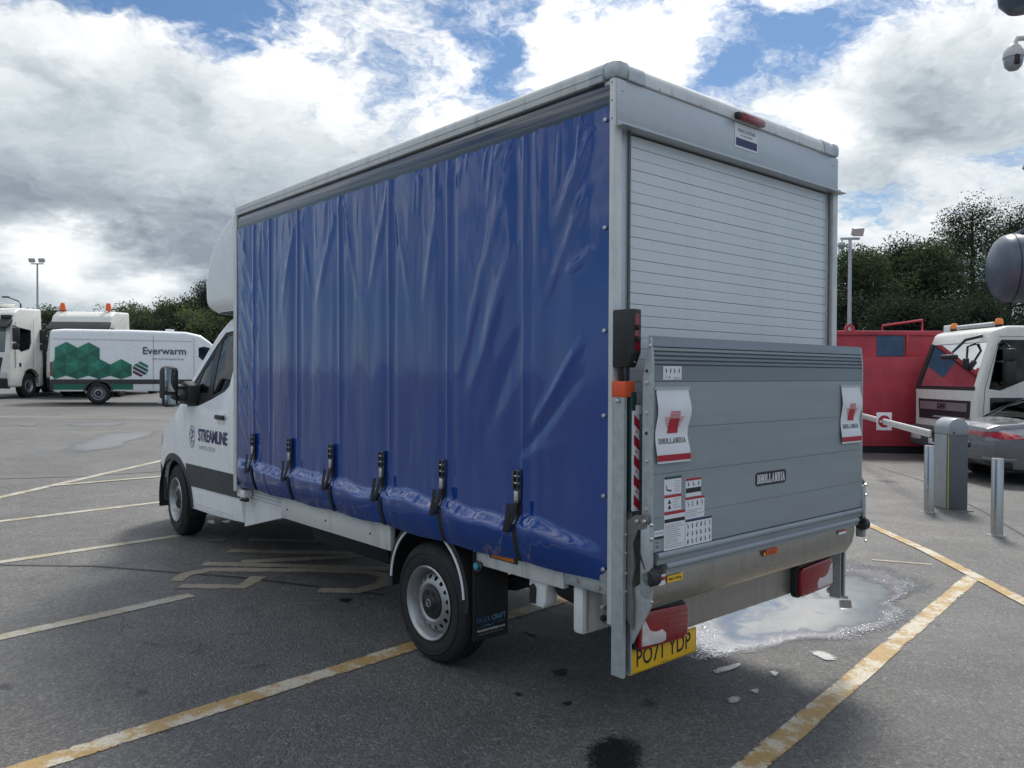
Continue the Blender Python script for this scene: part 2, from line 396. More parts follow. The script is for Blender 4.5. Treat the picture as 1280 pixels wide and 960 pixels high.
    def mesh(s, name, angle=35):
        me = bpy.data.meshes.new(name); me.from_pydata(s.v, [], s.f)
        for m in s.mats: me.materials.append(m)
        me.polygons.foreach_set('material_index', s.mi); me.polygons.foreach_set('use_smooth', s.sm)
        bm = bmesh.new(); bm.from_mesh(me); bmesh.ops.remove_doubles(bm, verts=bm.verts[:], dist=1e-5)
        bm.to_mesh(me); bm.free()
        if angle: me.set_sharp_from_angle(angle=R_(angle))
        me.update(); return me
    def build(s, name, parent=None, angle=35, label=None):
        return link(name, s.mesh(name, angle), parent, label)

def link(name, data, parent=None, label=None):
    o = bpy.data.objects.new(name, data); COL.objects.link(o)
    if parent: o.parent = parent
    if label: o['label'] = label
    return o
def thing(name, label, cat, loc=(0, 0, 0), rz=0, group=None, tilt=None):
    o = bpy.data.objects.new(name, None); COL.objects.link(o); o.empty_display_size = .3
    o.location = loc; o.rotation_euler = (0, 0, rz)
    tag(o, label, cat, group); return o
def tag(o, label, cat, group=None):
    o['label'] = label; o['category'] = cat
    if group: o['group'] = group
    return o
def copy_tree(o, parent=None):
    c = o.copy(); COL.objects.link(c); c.parent = parent
    for ch in list(o.children): copy_tree(ch, c)
    return c

def temp_obj(me):
    o = bpy.data.objects.new('tmp', me); COL.objects.link(o); return o
def eval_mesh(o, name='m'):
    dg = bpy.context.evaluated_depsgraph_get(); dg.update()
    me = bpy.data.meshes.new_from_object(o.evaluated_get(dg)); me.name = name; return me
def boolean(me, cut, op='DIFFERENCE', angle=30):
    """cut a mesh with a list of cutter meshes"""
    a = temp_obj(me); cs = []
    for c in (cut if isinstance(cut, list) else [cut]):
        b = temp_obj(c); b.hide_render = True; cs.append(b)
        md = a.modifiers.new('b', 'BOOLEAN'); md.operation = op; md.object = b; md.solver = 'EXACT'
    r = eval_mesh(a)
    for o in [a]+cs: bpy.data.objects.remove(o)
    if angle: r.set_sharp_from_angle(angle=R_(angle))
    return r
def solidify(me, t, offset=-1):
    a = temp_obj(me); md = a.modifiers.new('s', 'SOLIDIFY'); md.thickness = t; md.offset = offset; md.use_even_offset = True
    r = eval_mesh(a); bpy.data.objects.remove(a); return r
def pm(poly, axis, a, b, m): return MB().prism(poly, axis, a, b, m).mesh('cut', 0)

def text_geo(txt, size, bold=0.0, sx=1.0, shear=0.0, space=1.0):
    cu = bpy.data.curves.new('t', 'FONT'); cu.body = txt; cu.size = size; cu.offset = bold; cu.shear = shear
    cu.align_x = 'CENTER'; cu.align_y = 'CENTER'; cu.space_character = space; cu.resolution_u = 3
    o = temp_obj(cu); me = eval_mesh(o); bpy.data.objects.remove(o)
    vs = [(v.co.x*sx, v.co.y) for v in me.vertices]; fs = [list(p.vertices) for p in me.polygons]
    bpy.data.meshes.remove(me); return vs, fs
# planes for flat print: 'L' = left flank (faces -x), 'B' = back (faces -y)
def put_text(mb, txt, size, c, plane, m, **kw):
    vs, fs = text_geo(txt, size, **kw)
    if plane == 'L': V = [(c[0], c[1]-x, c[2]+y) for x, y in vs]
    elif plane == 'R': V = [(c[0], c[1]+x, c[2]+y) for x, y in vs]
    else: V = [(c[0]+x, c[1], c[2]+y) for x, y in vs]
    return mb.add(V, fs, m)

def loft(stations, prof, m, cx=0.0, cap=True):
    """stations = list of dict/params; prof(p) -> (y, half profile [(x,z)] bottom centre -> top centre)"""
    mb = MB(); rings = []
    for p in stations:
        y, h = prof(p)
        ring = [(cx-x, y, z) for x, z in h] + [(cx+x, y, z) for x, z in h[::-1] if x > 1e-6]
        rings.append(ring)
    n = len(rings[0]); vs = [v for r in rings for v in r]
    fs = [(i*n+k, i*n+(k+1) % n, (i+1)*n+(k+1) % n, (i+1)*n+k) for i in range(len(rings)-1) for k in range(n)]
    fs += [list(range(n)), list(range((len(rings)-1)*n, len(rings)*n))[::-1]]
    mb.add(vs, fs, m, True)
    me = mb.mesh('loft', 0)
    bm = bmesh.new(); bm.from_mesh(me); bmesh.ops.recalc_face_normals(bm, faces=bm.faces[:]); bm.to_mesh(me); bm.free()
    return me
def interp(keys, n):
    """keys: list of tuples, first entry the parameter; smooth-ish resampling between key stations"""
    ks = np.array(keys, float); t = ks[:, 0]
    out = []
    for a, b in zip(ks[:-1], ks[1:]):
        k = max(1, int(round(abs(b[0]-a[0])/n)))
        for i in range(k): out.append(tuple(a+(b-a)*i/k))
    out.append(tuple(ks[-1])); return out
def body_prof(p):
    """y, zb, zt, wb, wm, wt, zm, r  -> rounded van-like section"""
    y, zb, zt, wb, wm, wt, zm, r = p
    zm = min(zm, zt-r-.02)
    h = [(0, zb), (wb-.04, zb), (wb-.008, zb+.012), (wb, zb+.05), (wm-.004, zb+(zm-zb)*.45), (wm, zb+(zm-zb)*.7), (wm-.006, zm)]
    for k in range(1, 5):
        f = k/5; h.append((wm-.006+(wt-wm+.006)*f**1.15, zm+(zt-r-zm)*f))
    for k in range(0, 6):
        a = math.pi/2*k/5; h.append((wt-r+r*math.cos(a), zt-r+r*math.sin(a)))
    h += [((wt-r)*.5, zt+.022), (0, zt+.03)]
    return y, h

# ================================================================== SETTING: yard surface
def build_ground():
    xs = [-900, -300, -120, -60, -30, -15, 0, 15, 30, 60, 120, 300, 900]
    mb = MB(); n = len(xs)
    vs = [(x, y, gz(max(-80, min(80, x)), max(-80, min(80, y)))) for x in xs for y in xs]
    fs = [(i*n+j, (i+1)*n+j, (i+1)*n+j+1, i*n+j+1) for i in range(n-1) for j in range(n-1)]
    mb.add(vs, fs, ASPH)
    o = mb.build('ground', angle=0); o['kind'] = 'structure'; return o
GROUND = build_ground()

def strip(name, pts, w, m, lift=.004, w2=None):
    """painted line along ground points, cross-section with an edge attribute for wear"""
    P = []
    for a, b in zip(pts[:-1], pts[1:]):
        k = max(2, int((b-a).length/.12))
        P += [a+(b-a)*i/k for i in range(k)]
    P.append(pts[-1]); vs = []; ed = []; n = len(P)
    for i, p in enumerate(P):
        t = (P[min(i+1, n-1)]-P[max(i-1, 0)]); t.z = 0; t.normalize(); s_ = Vector((-t.y, t.x, 0))
        for k, e in ((-.5, 0), (-.3, 1), (.3, 1), (.5, 0)):
            q = p+s_*w*k*(1+.12*noise.noise(Vector((p.x*3, p.y*3, k*9)))); vs.append((q.x, q.y, gz(q.x, q.y)+lift)); ed.append(e)
    fs = [(i*4+k, (i+1)*4+k, (i+1)*4+k+1, i*4+k+1) for i in range(n-1) for k in range(3)]
    me = bpy.data.meshes.new(name); me.from_pydata(vs, [], fs); me.materials.append(m)
    at = me.attributes.new('edge', 'FLOAT', 'POINT'); at.data.foreach_set('value', ed)
    bm = bmesh.new(); bm.from_mesh(me)
    for f in bm.faces:
        f.normal_update()
        if f.normal.z < 0: f.normal_flip()
    bm.to_mesh(me); bm.free()
    o = link(name, me, GROUND); return o
def pl(*px): return [gp(*p) for p in px]
strip('bay_line', pl((-420, 1104), (-60, 990), (240, 895), (515, 808), (730, 741), (900, 688)), .13, LINEY)
strip('bay_line', pl((-360, 876), (-60, 810), (0, 797), (240, 744)), .115, LINEC)
strip('bay_line', pl((-360, 757), (-60, 712), (0, 703), (222, 670)), .11, LINEC)
strip('bay_line', pl((-360, 696), (-60, 660), (0, 652), (215, 626)), .11, LINEC)
strip('bay_line', pl((-360, 705), (-60, 636), (0, 622), (215, 573)), .12, LINEC)
strip('bay_line', pl((60, 608), (215, 595)), .11, LINEC, .008)
strip('bay_line', pl((-60, 521), (0, 521), (215, 523)), .12, LINEC)
strip('bay_line', pl((90, 541), (215, 537)), .1, LINEO)
strip('bay_line', pl((880, 1010), (940, 958), (1080, 838), (1217, 721)), .125, LINEY)
strip('bay_line', pl((1060, 644), (1085, 656), (1160, 690), (1280, 753), (1340, 786)), .12, LINEY, .008)
strip('bay_line', pl((1090, 700), (1165, 706)), .06, LINEO)
for pts in [((311, 675), (400, 677), (493, 680)), ((285, 688.7), (400, 691), (491, 694)), ((302, 702.7), (400, 698), (490, 693)), ((254, 705), (380, 708), (490, 711.4)),
            ((324, 721), (302, 734), (225, 733)), ((220, 727), (232, 718), (263, 712.5), (380, 713), (460, 715.5), (484, 721), (478, 731), (446, 739), (398, 738))]:
    strip('painted_letter_stroke', pl(*pts), .13, LINEO)

for pts in [((-40, 706), (120, 708), (300, 722), (480, 744)), ((1100, 585), (1150, 600), (1230, 640), (1330, 700)), ((-40, 600), (100, 596), (210, 589))]:
    strip('tar_joint', pl(*pts), .035, TARJ, .003)
def sheet(name, px, m, lift, inner=.55, jag=.05):
    """irregular pool: outline pixels on the ground, edge attribute 0 at the rim to 1 inside"""
    base = [gp(*p) for p in px]; P = []
    n0 = len(base)
    for i in range(n0):
        p0, a, b, p3 = base[i-1], base[i], base[(i+1) % n0], base[(i+2) % n0]
        for k in range(8):
            t = k/8; P.append(.5*((2*a)+(b-p0)*t+(2*p0-5*a+4*b-p3)*t*t+(3*a-p0-3*b+p3)*t**3))
    c = sum(P, Vector())/len(P); vs = [(c.x, c.y, gz(c.x, c.y)+lift)]; ed = [1.0]; n = len(P)
    lv = [(.45, 1.0), (.75, .62), (1.0, 0.0)]
    for f, e in lv:
        for q in P:
            r = c+(q-c)*f*(1+jag*noise.noise(Vector((q.x*4, q.y*4, f)))); vs.append((r.x, r.y, gz(r.x, r.y)+lift)); ed.append(e)
    fs = [(0, 1+k, 1+(k+1) % n) for k in range(n)]
    for l in range(2): fs += [(1+l*n+k, 1+(l+1)*n+k, 1+(l+1)*n+(k+1) % n, 1+l*n+(k+1) % n) for k in range(n)]
    me = bpy.data.meshes.new(name); me.from_pydata(vs, [], fs); me.materials.append(m)
    at = me.attributes.new('edge', 'FLOAT', 'POINT'); at.data.foreach_set('value', ed)
    bm = bmesh.new(); bm.from_mesh(me)
    for f in bm.faces:
        f.normal_update()
        if f.normal.z < 0: f.normal_flip()
    bm.to_mesh(me); bm.free()
    o = link(name, me); o['kind'] = 'structure'; return o
sheet('puddle', [(815, 822), (866, 826), (935, 822), (1000, 808), (1085, 800), (1135, 786), (1156, 768), (1130, 752), (1150, 744), (1172, 730), (1130, 712), (1040, 694), (950, 705), (870, 742), (815, 785)], WATER, .006)
for p in [[(1010, 815), (1030, 815), (1048, 825), (1032, 826)], [(892, 838), (926, 829), (922, 836), (897, 843)], [(908, 874), (922, 871), (926, 877), (914, 881)], [(936, 864), (948, 862), (947, 868)],
          [(962, 840), (973, 841), (969, 847)], [(74, 563), (112, 548), (140, 541), (198, 537), (190, 545), (160, 552), (150, 560), (110, 566)], [(82, 530), (154, 528), (150, 532), (100, 533)],
          [(20, 531), (45, 529), (42, 533)], [(255, 676), (282, 673), (278, 679)], [(258, 653), (266, 650), (268, 656)], [(276, 652), (288, 651), (284, 655)]]:
    sheet('puddle', p, WET, .006, jag=.12)
sheet('oil_stain', [(728, 928), (770, 918), (800, 925), (812, 945), (800, 975), (740, 980), (722, 950)], OIL, .006, jag=.2)
for p in [[(690, 838), (712, 836), (708, 846), (692, 846)], [(655, 790), (672, 788), (670, 796)], [(420, 750), (440, 748), (436, 755)], [(640, 868), (652, 866), (650, 872)], [(700, 880), (716, 877), (712, 884)]]:
    sheet('oil_stain', p, OIL, .006, jag=.2)

# ================================================================== BOX TRUCK
YAW = R_(41.1)
D1 = Vector((-math.sin(YAW), math.cos(YAW), 0)); D2 = Vector((math.cos(YAW), math.sin(YAW), 0))
TO = Vector((.4344, 3.58, gz(.4344, 3.58)))
TRUCK = thing('box_truck', 'white cab lorry with blue curtain-sided box body and raised tail lift', 'truck', TO, YAW)
def tg(x, y):
    """yard height under a truck-local point"""
    p = TO+D2*x+D1*y; return gz(p.x, p.y)-TO.z
W, LEN, ZB, ZT = 2.02, 4.17, .80, 3.05

# ---- wheels
def wheel_meshes(R=.352, w=.225, rr=.213):
    h = w/2
    prof = [(rr-.01, -h*.86), (rr+.012, -h*.93), (rr+.05, -h*1.0), (R-.055, -h*.98), (R-.022, -h*.86), (R-.006, -h*.72), (R, -h*.55)]
    for t in (-.36, -.12, .12, .36):
        prof += [(R+.001, (t-.06)*h*1.2), (R-.009, (t-.045)*h*1.2), (R-.009, (t+.045)*h*1.2), (R+.001, (t+.06)*h*1.2)]
    prof += [(R, h*.55), (R-.006, h*.72), (R-.022, h*.86), (R-.055, h*.98), (rr+.05, h), (rr+.012, h*.93), (rr-.01, h*.86)]
    ty = MB().lathe(prof, 0, (0, 0, 0), RUBBER, seg=64)
    ty.lathe([(rr+.075, -h*1.0-.001), (rr+.08, -h*1.0-.004), (rr+.085, -h*1.0-.001)], 0, (0, 0, 0), RUBBER, seg=64)
    tyre = ty.mesh('tyre', 40)
    s = rr/.213
    pr = [(.218, -.108), (.213, -.113), (.205, -.106), (.198, -.095), (.19, -.05), (.182, -.03), (.172, -.04), (.163, -.062), (.14, -.075), (.125, -.084), (.112, -.086), (.10, -.078), (.085, -.07), (.03, -.07), (.002, -.07)]
    rm = MB().lathe([(r*s, t) for r, t in pr], 0, (0, 0, 0), SILVER, seg=64).mesh('rim', 40)
    rm = solidify(rm, .006, 0)
    cut = MB()
    for k in range(16):
        a = 2*math.pi*(k+.5)/16
        cut.lathe([(.0001, -.12), (.0145*s, -.12), (.0145*s, -.02), (.0001, -.02)], 0, (0, .149*s*math.cos(a), .149*s*math.sin(a)), DARKM, seg=10, smooth=False)
    rim = boolean(rm, cut.mesh('c', 0), angle=40)
    bk = MB().lathe([(.2*s, .0), (.12*s, -.005), (.001, -.005)], 0, (0, 0, 0), DARKM, seg=32)  # black disc added as the dark shade behind the rim holes
    bk.lathe([(.2*s, 0), (.2*s, .1), (.001, .1)], 0, (0, 0, 0), DARKM, seg=32)
    back = bk.mesh('dark_backing', 40)
    hc = MB().lathe([(.096*s, -.072), (.094*s, -.088), (.085*s, -.094), (.05*s, -.096), (.045*s, -.104), (.03*s, -.108), (.001, -.109)], 0, (0, 0, 0), BLACKP, seg=32)
    for k in range(6):
        a = 2*math.pi*k/6
        hc.lathe([(.009*s, -.09), (.009*s, -.1), (.001, -.1)], 0, (0, .068*s*math.cos(a), .068*s*math.sin(a)), INK, seg=6)
    hc.lathe([(.024*s, -.108), (.021*s, -.111), (.018*s, -.108)], 0, (0, 0, 0), GREYI, seg=24)
    for k in range(3):
        a = math.pi/2+2*math.pi*k/3
        hc.quad([(-.1105, -.002*math.sin(a), .002*math.cos(a)), (-.1105, .002*math.sin(a), -.002*math.cos(a)), (-.1105, .019*s*math.cos(a), .019*s*math.sin(a))], GREYI)
    cap = hc.mesh('hub_cap', 40)
    return tyre, rim, back, cap
WM = wheel_meshes()
def wheel(parent, c, rz=0, scale=1.0, meshes=None, steer=0):
    t, r, b, h = meshes or WM
    w = link('wheel', r, parent); w.location = c; w.rotation_euler = (0, 0, rz+steer); w.scale = (scale,)*3
    link('tyre', t, w); link('dark_backing', b, w); link('hub_cap', h, w); return w
for y, x, st in ((1.475, .17, 0), (5.80, .165, R_(-4))):
    wheel(TRUCK, (x, y, tg(x, y)+.35), 0, steer=st)
    wheel(TRUCK, (W-x, y, tg(W-x, y)+.35), math.pi, steer=st)

# ---- chassis, under-structure
mb = MB()
for x in (.60, 1.36): mb.box((x, .25, .52), (x+.07, 5.6, .68), DARKM)
for y in (.5, 1.1, 2.0, 2.9, 3.8): mb.box((.62, y, .54), (1.42, y+.06, .64), DARKM)
mb.tube([(.1, 1.475, .40), (1.92, 1.475, .40)], .05, DARKM); mb.lathe([(.001, -.12), (.1, -.1), (.15, 0), (.1, .1), (.001, .12)], 0, (1.01, 1.475, .40), DARKM, seg=16)
mb.tube([(1.01, 1.5, .42), (1.01, 4.8, .5)], .045, DARKM)
for x in (.42, 1.56): mb.tube([(x, .78, .63), (x, 1.1, .50), (x, 1.475, .44), (x, 1.9, .5), (x, 2.25, .62)], .03, DARKM)
mb.tube([(.3, 5.8, .45), (1.7, 5.8, .45)], .05, DARKM); mb.box((.45, 4.6, .42), (1.55, 6.3, .6), DARKM)
mb.build('chassis', TRUCK)
MB().box((.20, 2.15, .43), (.58, 3.3, .66), DARKM, .1).tube([(.35, 3.3, .5), (.35, 3.45, .56), (.5, 3.6, .58)], .03, DARKM).build('fuel_tank', TRUCK)
mb = MB().tube([(.95, 3.8, .45), (.95, 2.2, .42), (1.25, 1.95, .5), (1.25, 1.0, .62), (1.4, .55, .5)], .035, STEEL); mb.tube([(.95, 3.3, .44), (.95, 2.5, .43)], .09, STEEL, 14); mb.build('exhaust', TRUCK)
# box floor and outer side rails
MB().box((.07, .02, .815), (W-.07, LEN, .86), WHITE2).build('box_floor', TRUCK)
for s in (0, 1):
    X = lambda x: x if s == 0 else W-x
    r = MB(); xa, xb = sorted((X(.045), X(.085)))
    r.box((xa, .33, .70), (xb, 1.03, .812), RAILW, .004); r.box((xa, 1.865, .625), (xb, 3.41, .812), RAILW, .004)
    r.box((xa, 1.03, .785), (xb, 1.865, .812), RAILW)
    for y in (2.1, 2.7, 3.3): r.bolt((X(.044), y, .70), -1 if s == 0 else 1, .008, .004, INK)
    r.build('side_rail', TRUCK)
    xa, xb = sorted((X(.10), X(.12)))
    inf = MB().prism([(4.23, .80), (3.41, .80), (3.41, .625), (4.23, .43)], 0, xa, xb, WHITE2)
    for k in range(4):
        z = .77-k*.028; inf.box((min(X(.098), X(.1)), 3.43, z), (max(X(.098), X(.1)), 4.2-.1*k*.3, z+.005), GREYI)
    inf.build('infill_panel', TRUCK)

# ---- box roof, bulkhead, cornice rails
mb = MB().prism([(.05, 3.085), (.05, 3.10), (W/2, 3.135), (W-.05, 3.10), (W-.05, 3.085)], 1, .05, LEN, WHITE2); mb.build('roof_panel', TRUCK)
MB().box((.03, LEN-.01, .82), (W-.03, LEN+.03, 3.06), WHITE2).build('front_bulkhead', TRUCK)
def rail_prof(x0, sgn, z0=3.045, grow=0.0):
    p = [(0-grow, z0), (-.004-grow, z0+.004), (-.006-grow, z0+.024), (-.001-grow, z0+.026), (-.001-grow, z0+.031), (-.006-grow, z0+.034), (-.005-grow, z0+.058), (0-grow, z0+.060), (0-grow, z0+.064), (.006, z0+.078+grow), (.022, z0+.090+grow), (.05, z0+.097+grow), (.09, z0+.099+grow), (.09, z0+.04), (.03, z0+.03), (.03, z0)]
    return [(x0+sgn*a, z) for a, z in p]
for s in (0, 1):
    MB().prism(rail_prof(0 if s == 0 else W, 1 if s == 0 else -1), 1, .1, LEN, RAILW).build('roof_rail', TRUCK)
    # corner casting at rear
    x0, sg = (0, 1) if s == 0 else (W, -1)
    c = MB().prism(rail_prof(x0, sg, 3.0445, .0015), 1, .045, .13, GALV)
    rear_pr = [(-.030, 3.0465), (-.038, 3.05), (-.038, 3.087), (-.030, 3.115), (-.008, 3.134), (.03, 3.1435), (.09, 3.1435), (.09, 3.08), (-.02, 3.0465)]
    c.prism(rear_pr, 0, *sorted((x0+sg*.075, x0+sg*.19)), GALV)
    xs_ = sorted((x0-sg*.0035, x0+sg*.10)); c.box((xs_[0], -.036, 3.0475), (xs_[1], .07, 3.132), GALV, .026); c.build('corner_casting', TRUCK)
    # valance under the rail and vertical end trims
    xa, xb = (.012, .03) if s == 0 else (W-.03, W-.012)
    vv = MB()
    vs = [(.020, .003), (.015, .010), (.010, .022), (.006, .042), (.003, .066), (.002, .092), (.004, .118), (.012, .15)]
    pr2 = [((x if s == 0 else W-x), 3.05-d) for x, d in vs]+[((.045 if s == 0 else W-.045), 2.90), ((.045 if s == 0 else W-.045), 3.044)]
    vv.prism(pr2, 1, .01, LEN-.01, VALAN, True).build('curtain_valance', TRUCK)
    xa, xb = (-.004, .05) if s == 0 else (W-.05, W+.004)
    MB().box((xa, LEN-.012, .745), (xb, LEN+.05, 3.05), RAILW, .004).build('front_pillar_trim', TRUCK)
    MB().box((xa+.008, LEN-.02, .80), (xb-.02, LEN-.011, 2.90), VALAN).build('pillar_edge', TRUCK)
    t = MB().box((xa-.002, -.022, .62), (xb, .004, 3.045), RAILW, .003)
    for z in (3.03, 2.95, 2.87): t.bolt((xa-.002 if s == 0 else xb+.0, -.009, z), -1 if s == 0 else 1, .006, .004)
    t.build('rear_pillar_trim', TRUCK)

# ---- curtains
STRAPS = [3.786, 3.133, 2.505, 1.867, 1.232, .597]
SEAMS = [3.803, 3.52, 3.045, 2.421, 1.807, 1.206, .572]
rng = random.Random(3)
CREASE = []   # (y0,z0,y1,z1,width,amp)
def cr(*a): CREASE.append(a)
for a in [(.52, 1.45, .14, 1.93, .028, .016), (.62, 1.30, .16, 1.75, .03, -.012), (1.0, 1.62, .62, 2.45, .05, .016), (.95, 1.30, .5, 2.1, .06, -.012), (1.1, 1.75, .72, 2.75, .04, .012),
          (.45, 2.05, .12, 2.62, .03, .010), (.35, 2.45, .10, 2.86, .035, .014), (.80, 1.25, .2, 1.42, .05, .006), (.3, 2.2, .08, 2.3, .03, .006),
          (1.45, 2.1, 1.27, 2.85, .035, .012), (2.05, 2.2, 1.83, 2.88, .035, .012), (1.6, 2.2, 1.78, 2.88, .03, .01), (2.75, 2.2, 2.46, 2.9, .035, .012), (2.2, 2.25, 2.4, 2.9, .03, .01), (3.3, 2.2, 3.08, 2.9, .03, .011), (2.85, 2.3, 3.0, 2.9, .03, .009),
          (3.62, 2.2, 3.78, 2.9, .03, .01)]: cr(*a)
for z in np.arange(1.15, 2.75, .21):
    cr(4.13, z+.32, 3.93+.03*math.sin(z*9), z, .018, .010*(.7+.5*rng.random()))
for z in (1.35, 1.62, 1.95, 2.25): cr(3.98, z+.4, 3.7, z-.05, .03, .009)
for k in range(46):
    y = rng.uniform(.15, 4.05); L = rng.uniform(.08, .4); cr(y, 2.92, y+rng.uniform(-.06, .06), 2.92-L, rng.uniform(.008, .02), rng.uniform(.003, .008))
CR = np.array(CREASE)
CR0 = CR[:, :2]; CRV = CR[:, 2:4]-CR0; CRL = (CRV**2).sum(1)
def curtain_off(Y, Z):
    """outward offset of the vinyl (numpy arrays)"""
    o = np.zeros_like(Y)
    hang = np.clip((Z-1.25)/1.2, 0, 1)
    for i, s in enumerate(SEAMS):
        a = .010*(.45+.55*hang)
        o += a*np.exp(-((Y-s)/.011)**2) - a*.7*np.exp(-((Y-s+.045)/.03)**2) - a*.5*np.exp(-((Y-s-.05)/.035)**2)
    # billow between posts
    o += .005*np.sin(Y*10.1+.6)*np.sin((Z-.8)/2.1*math.pi) + .0025*np.sin(Y*23+1.1+Z*.7)*hang
    for c0, v, l, w, am in zip(CR0, CRV, CRL, CR[:, 4], CR[:, 5]):
        dy, dz = Y-c0[0], Z-c0[1]
        t = np.clip((dy*v[0]+dz*v[1])/l, 0, 1)
        d2 = (dy-t*v[0])**2+(dz-t*v[1])**2
        o += .7*am*np.exp(-d2/(w*w))*np.sin(np.clip(t*.9+.08, 0, 1)*math.pi)
    # flat flap strip at the rear end and hard vertical edge
    e = np.clip((Y-.0)/.16, 0, 1); o *= (.15+.85*e)
    # roll pulled under by the straps
    led = 1.005+.014*np.sin(Y*5.1)+.006*np.sin(Y*17)-.06*np.clip(1-Y/.7, 0, 1)
    near = np.zeros_like(Y)
    for s in STRAPS: near = np.maximum(near, np.exp(-((Y-s)/.07)**2))
    ph = np.zeros_like(Y)
    A = (.056-.024*near)*np.clip((Y-.02)/.45, 0, 1)**.7*np.clip((4.15-Y)/.15, 0, 1)
    # wedge shaped ledge: wide on the rear side of each strap, pinched on the front side
    for s in STRAPS:
        q = (s-Y)
        ph = np.maximum(ph, np.where((q > 0) & (q < .5), 1-q/.5, 0))
    led = led+.028*ph
    t = np.clip((led+.02-Z)/(.075), 0, 1)
    up = t*t*(3-2*t)
    dn = np.clip((Z-.78)/.20, 0, 1); dn = np.sin(dn*math.pi/2)
    o += A*up*(.2+.8*dn)-.02*(1-dn)*np.clip((1.0-Z)/.2, 0, 1)
    pk = np.exp(-((Z-led+.01)/.03)**2)
    o += pk*.0009*np.sin(Y*95+3*np.sin(Y*11))*(.4+.6*np.sin(Y*7.3)**2)
    return o
def off1(y, z): return float(curtain_off(np.array([y]), np.array([z]))[0])
def curtain(sgn, ny, nz):
    ys = np.linspace(.005, LEN-.02, ny+1); zz = np.linspace(0, 1, nz+1)
    Y, T = np.meshgrid(ys, zz, indexing='ij')
    bot = .800-.012*np.sin((Y-.6)*math.pi/.635)**2*np.clip(Y/.5, 0, 1)-.012*np.exp(-((Y-1.23)/.4)**2)
    top = 2.925+.003*np.sin(Y*31)+.002*np.sin(Y*71)
    Z = bot+(top-bot)*T
    O = curtain_off(Y, Z)
    fine = np.array([noise.noise(Vector((y*9, z*1.6, 4.2)))*.0035+noise.noise(Vector((y*22, z*3.5, 1.7)))*.0014 for y, z in zip(Y.ravel(), Z.ravel())]).reshape(Y.shape)
    O = O+fine*np.clip(Y/.2, .2, 1)
    X = -O if sgn < 0 else W+O
    vs = np.stack([X, Y, Z], -1).reshape(-1, 3)
    i = np.arange(ny)[:, None]*(nz+1)+np.arange(nz)[None, :]
    fs = np.stack([i, i+nz+1, i+nz+2, i+1], -1).reshape(-1, 4)
    if sgn < 0: fs = fs[:, ::-1]
    me = bpy.data.meshes.new('side_curtain'); me.from_pydata(vs.tolist(), [], fs.tolist())
    me.polygons.foreach_set('use_smooth', [True]*len(me.polygons)); me.materials.append(CURT)
    return link('side_curtain', me, TRUCK)
CL = curtain(-1, 560, 260); CRt = curtain(1, 180, 90)
# load posts behind the vinyl, rivets at the rear edge
MB().box((.05, 2.05, .86), (.09, 2.13, 3.03), ALU).build('inner_post', TRUCK)
for z in (2.87, 2.39, 1.93, 1.55, 1.19, .86): MB().bolt((-.003, .028, z), -1, .011, .009).build('curtain_stud', TRUCK)
for z in (2.2, 1.7, 1.1): MB().bolt((-.003, LEN-.0, z), -1, .006, .005).build('curtain_stud', TRUCK)
def strap(parent, y, sgn=-1):
    X = lambda o: -o if sgn < 0 else W+o
    z0 = 1.09; hw = .019
    path = []
    for z in np.linspace(1.12, .795, 16): path.append((off1(y, z)+.007, z))
    path.append((off1(y, .795)-.02, .785))
    m = MB(); vs = []
    for o, z in path: vs += [(X(o), y-hw, z), (X(o), y+hw, z), (X(o-.003), y+hw, z), (X(o-.003), y-hw, z)]
    n = len(path); fs = [(i*4+k, i*4+(k+1) % 4, (i+1)*4+(k+1) % 4, (i+1)*4+k) for i in range(n-1) for k in range(4)]
    m.add(vs, fs, WEB)
    # loose tail looped behind itself
    tail = []
    for i in range(15):
        a = i/14; zz = 1.09-.15*math.sin(a*math.pi)**.8*(1.0); oo = .02+.055*math.sin(a*math.pi*.55)-.012*a
        yy = y+.012+.035*math.sin(a*math.pi)*(1 if i < 12 else .8)
        tail.append((off1(y, 1.05)+oo, yy, zz))
    vs = []
    for o, yy, z in tail: vs += [(X(o), yy-hw*.9, z), (X(o), yy+hw*.9, z), (X(o-.003), yy+hw*.9, z-.001), (X(o-.003), yy-hw*.9, z-.001)]
    n = len(tail); fs = [(i*4+k, i*4+(k+1) % 4, (i+1)*4+(k+1) % 4, (i+1)*4+k) for i in range(n-1) for k in range(4)]
    m.add(vs, fs, WEB); m.build('strap', parent)
    b = MB(); o = off1(y, 1.18)+.008
    def bx(a, c, mm, bev=.002): b.box((min(X(a[0]), X(c[0])), a[1], a[2]), (max(X(a[0]), X(c[0])), c[1], c[2]), mm, bev)
    bx((o, y-.022, 1.10), (o+.010, y+.022, 1.255), BUCK)
    bx((o+.01, y-.020, 1.16), (o+.026, y-.011, 1.25), BUCK); bx((o+.01, y+.011, 1.16), (o+.026, y+.020, 1.25), BUCK)
    bx((o+.01, y-.014, 1.09), (o+.022, y+.014, 1.15), CHROME, .003)
    for z in (1.19, 1.225): b.tube([(X(o+.018), y-.023, z), (X(o+.018), y+.023, z)], .006, CHROME, 8)
    bx((o+.012, y-.01, 1.195), (o+.017, y+.01, 1.215), INK, 0)
    b.build('buckle', parent)
for y in STRAPS: strap(CL, y)
for y in STRAPS[::2]: strap(CRt, y, 1)

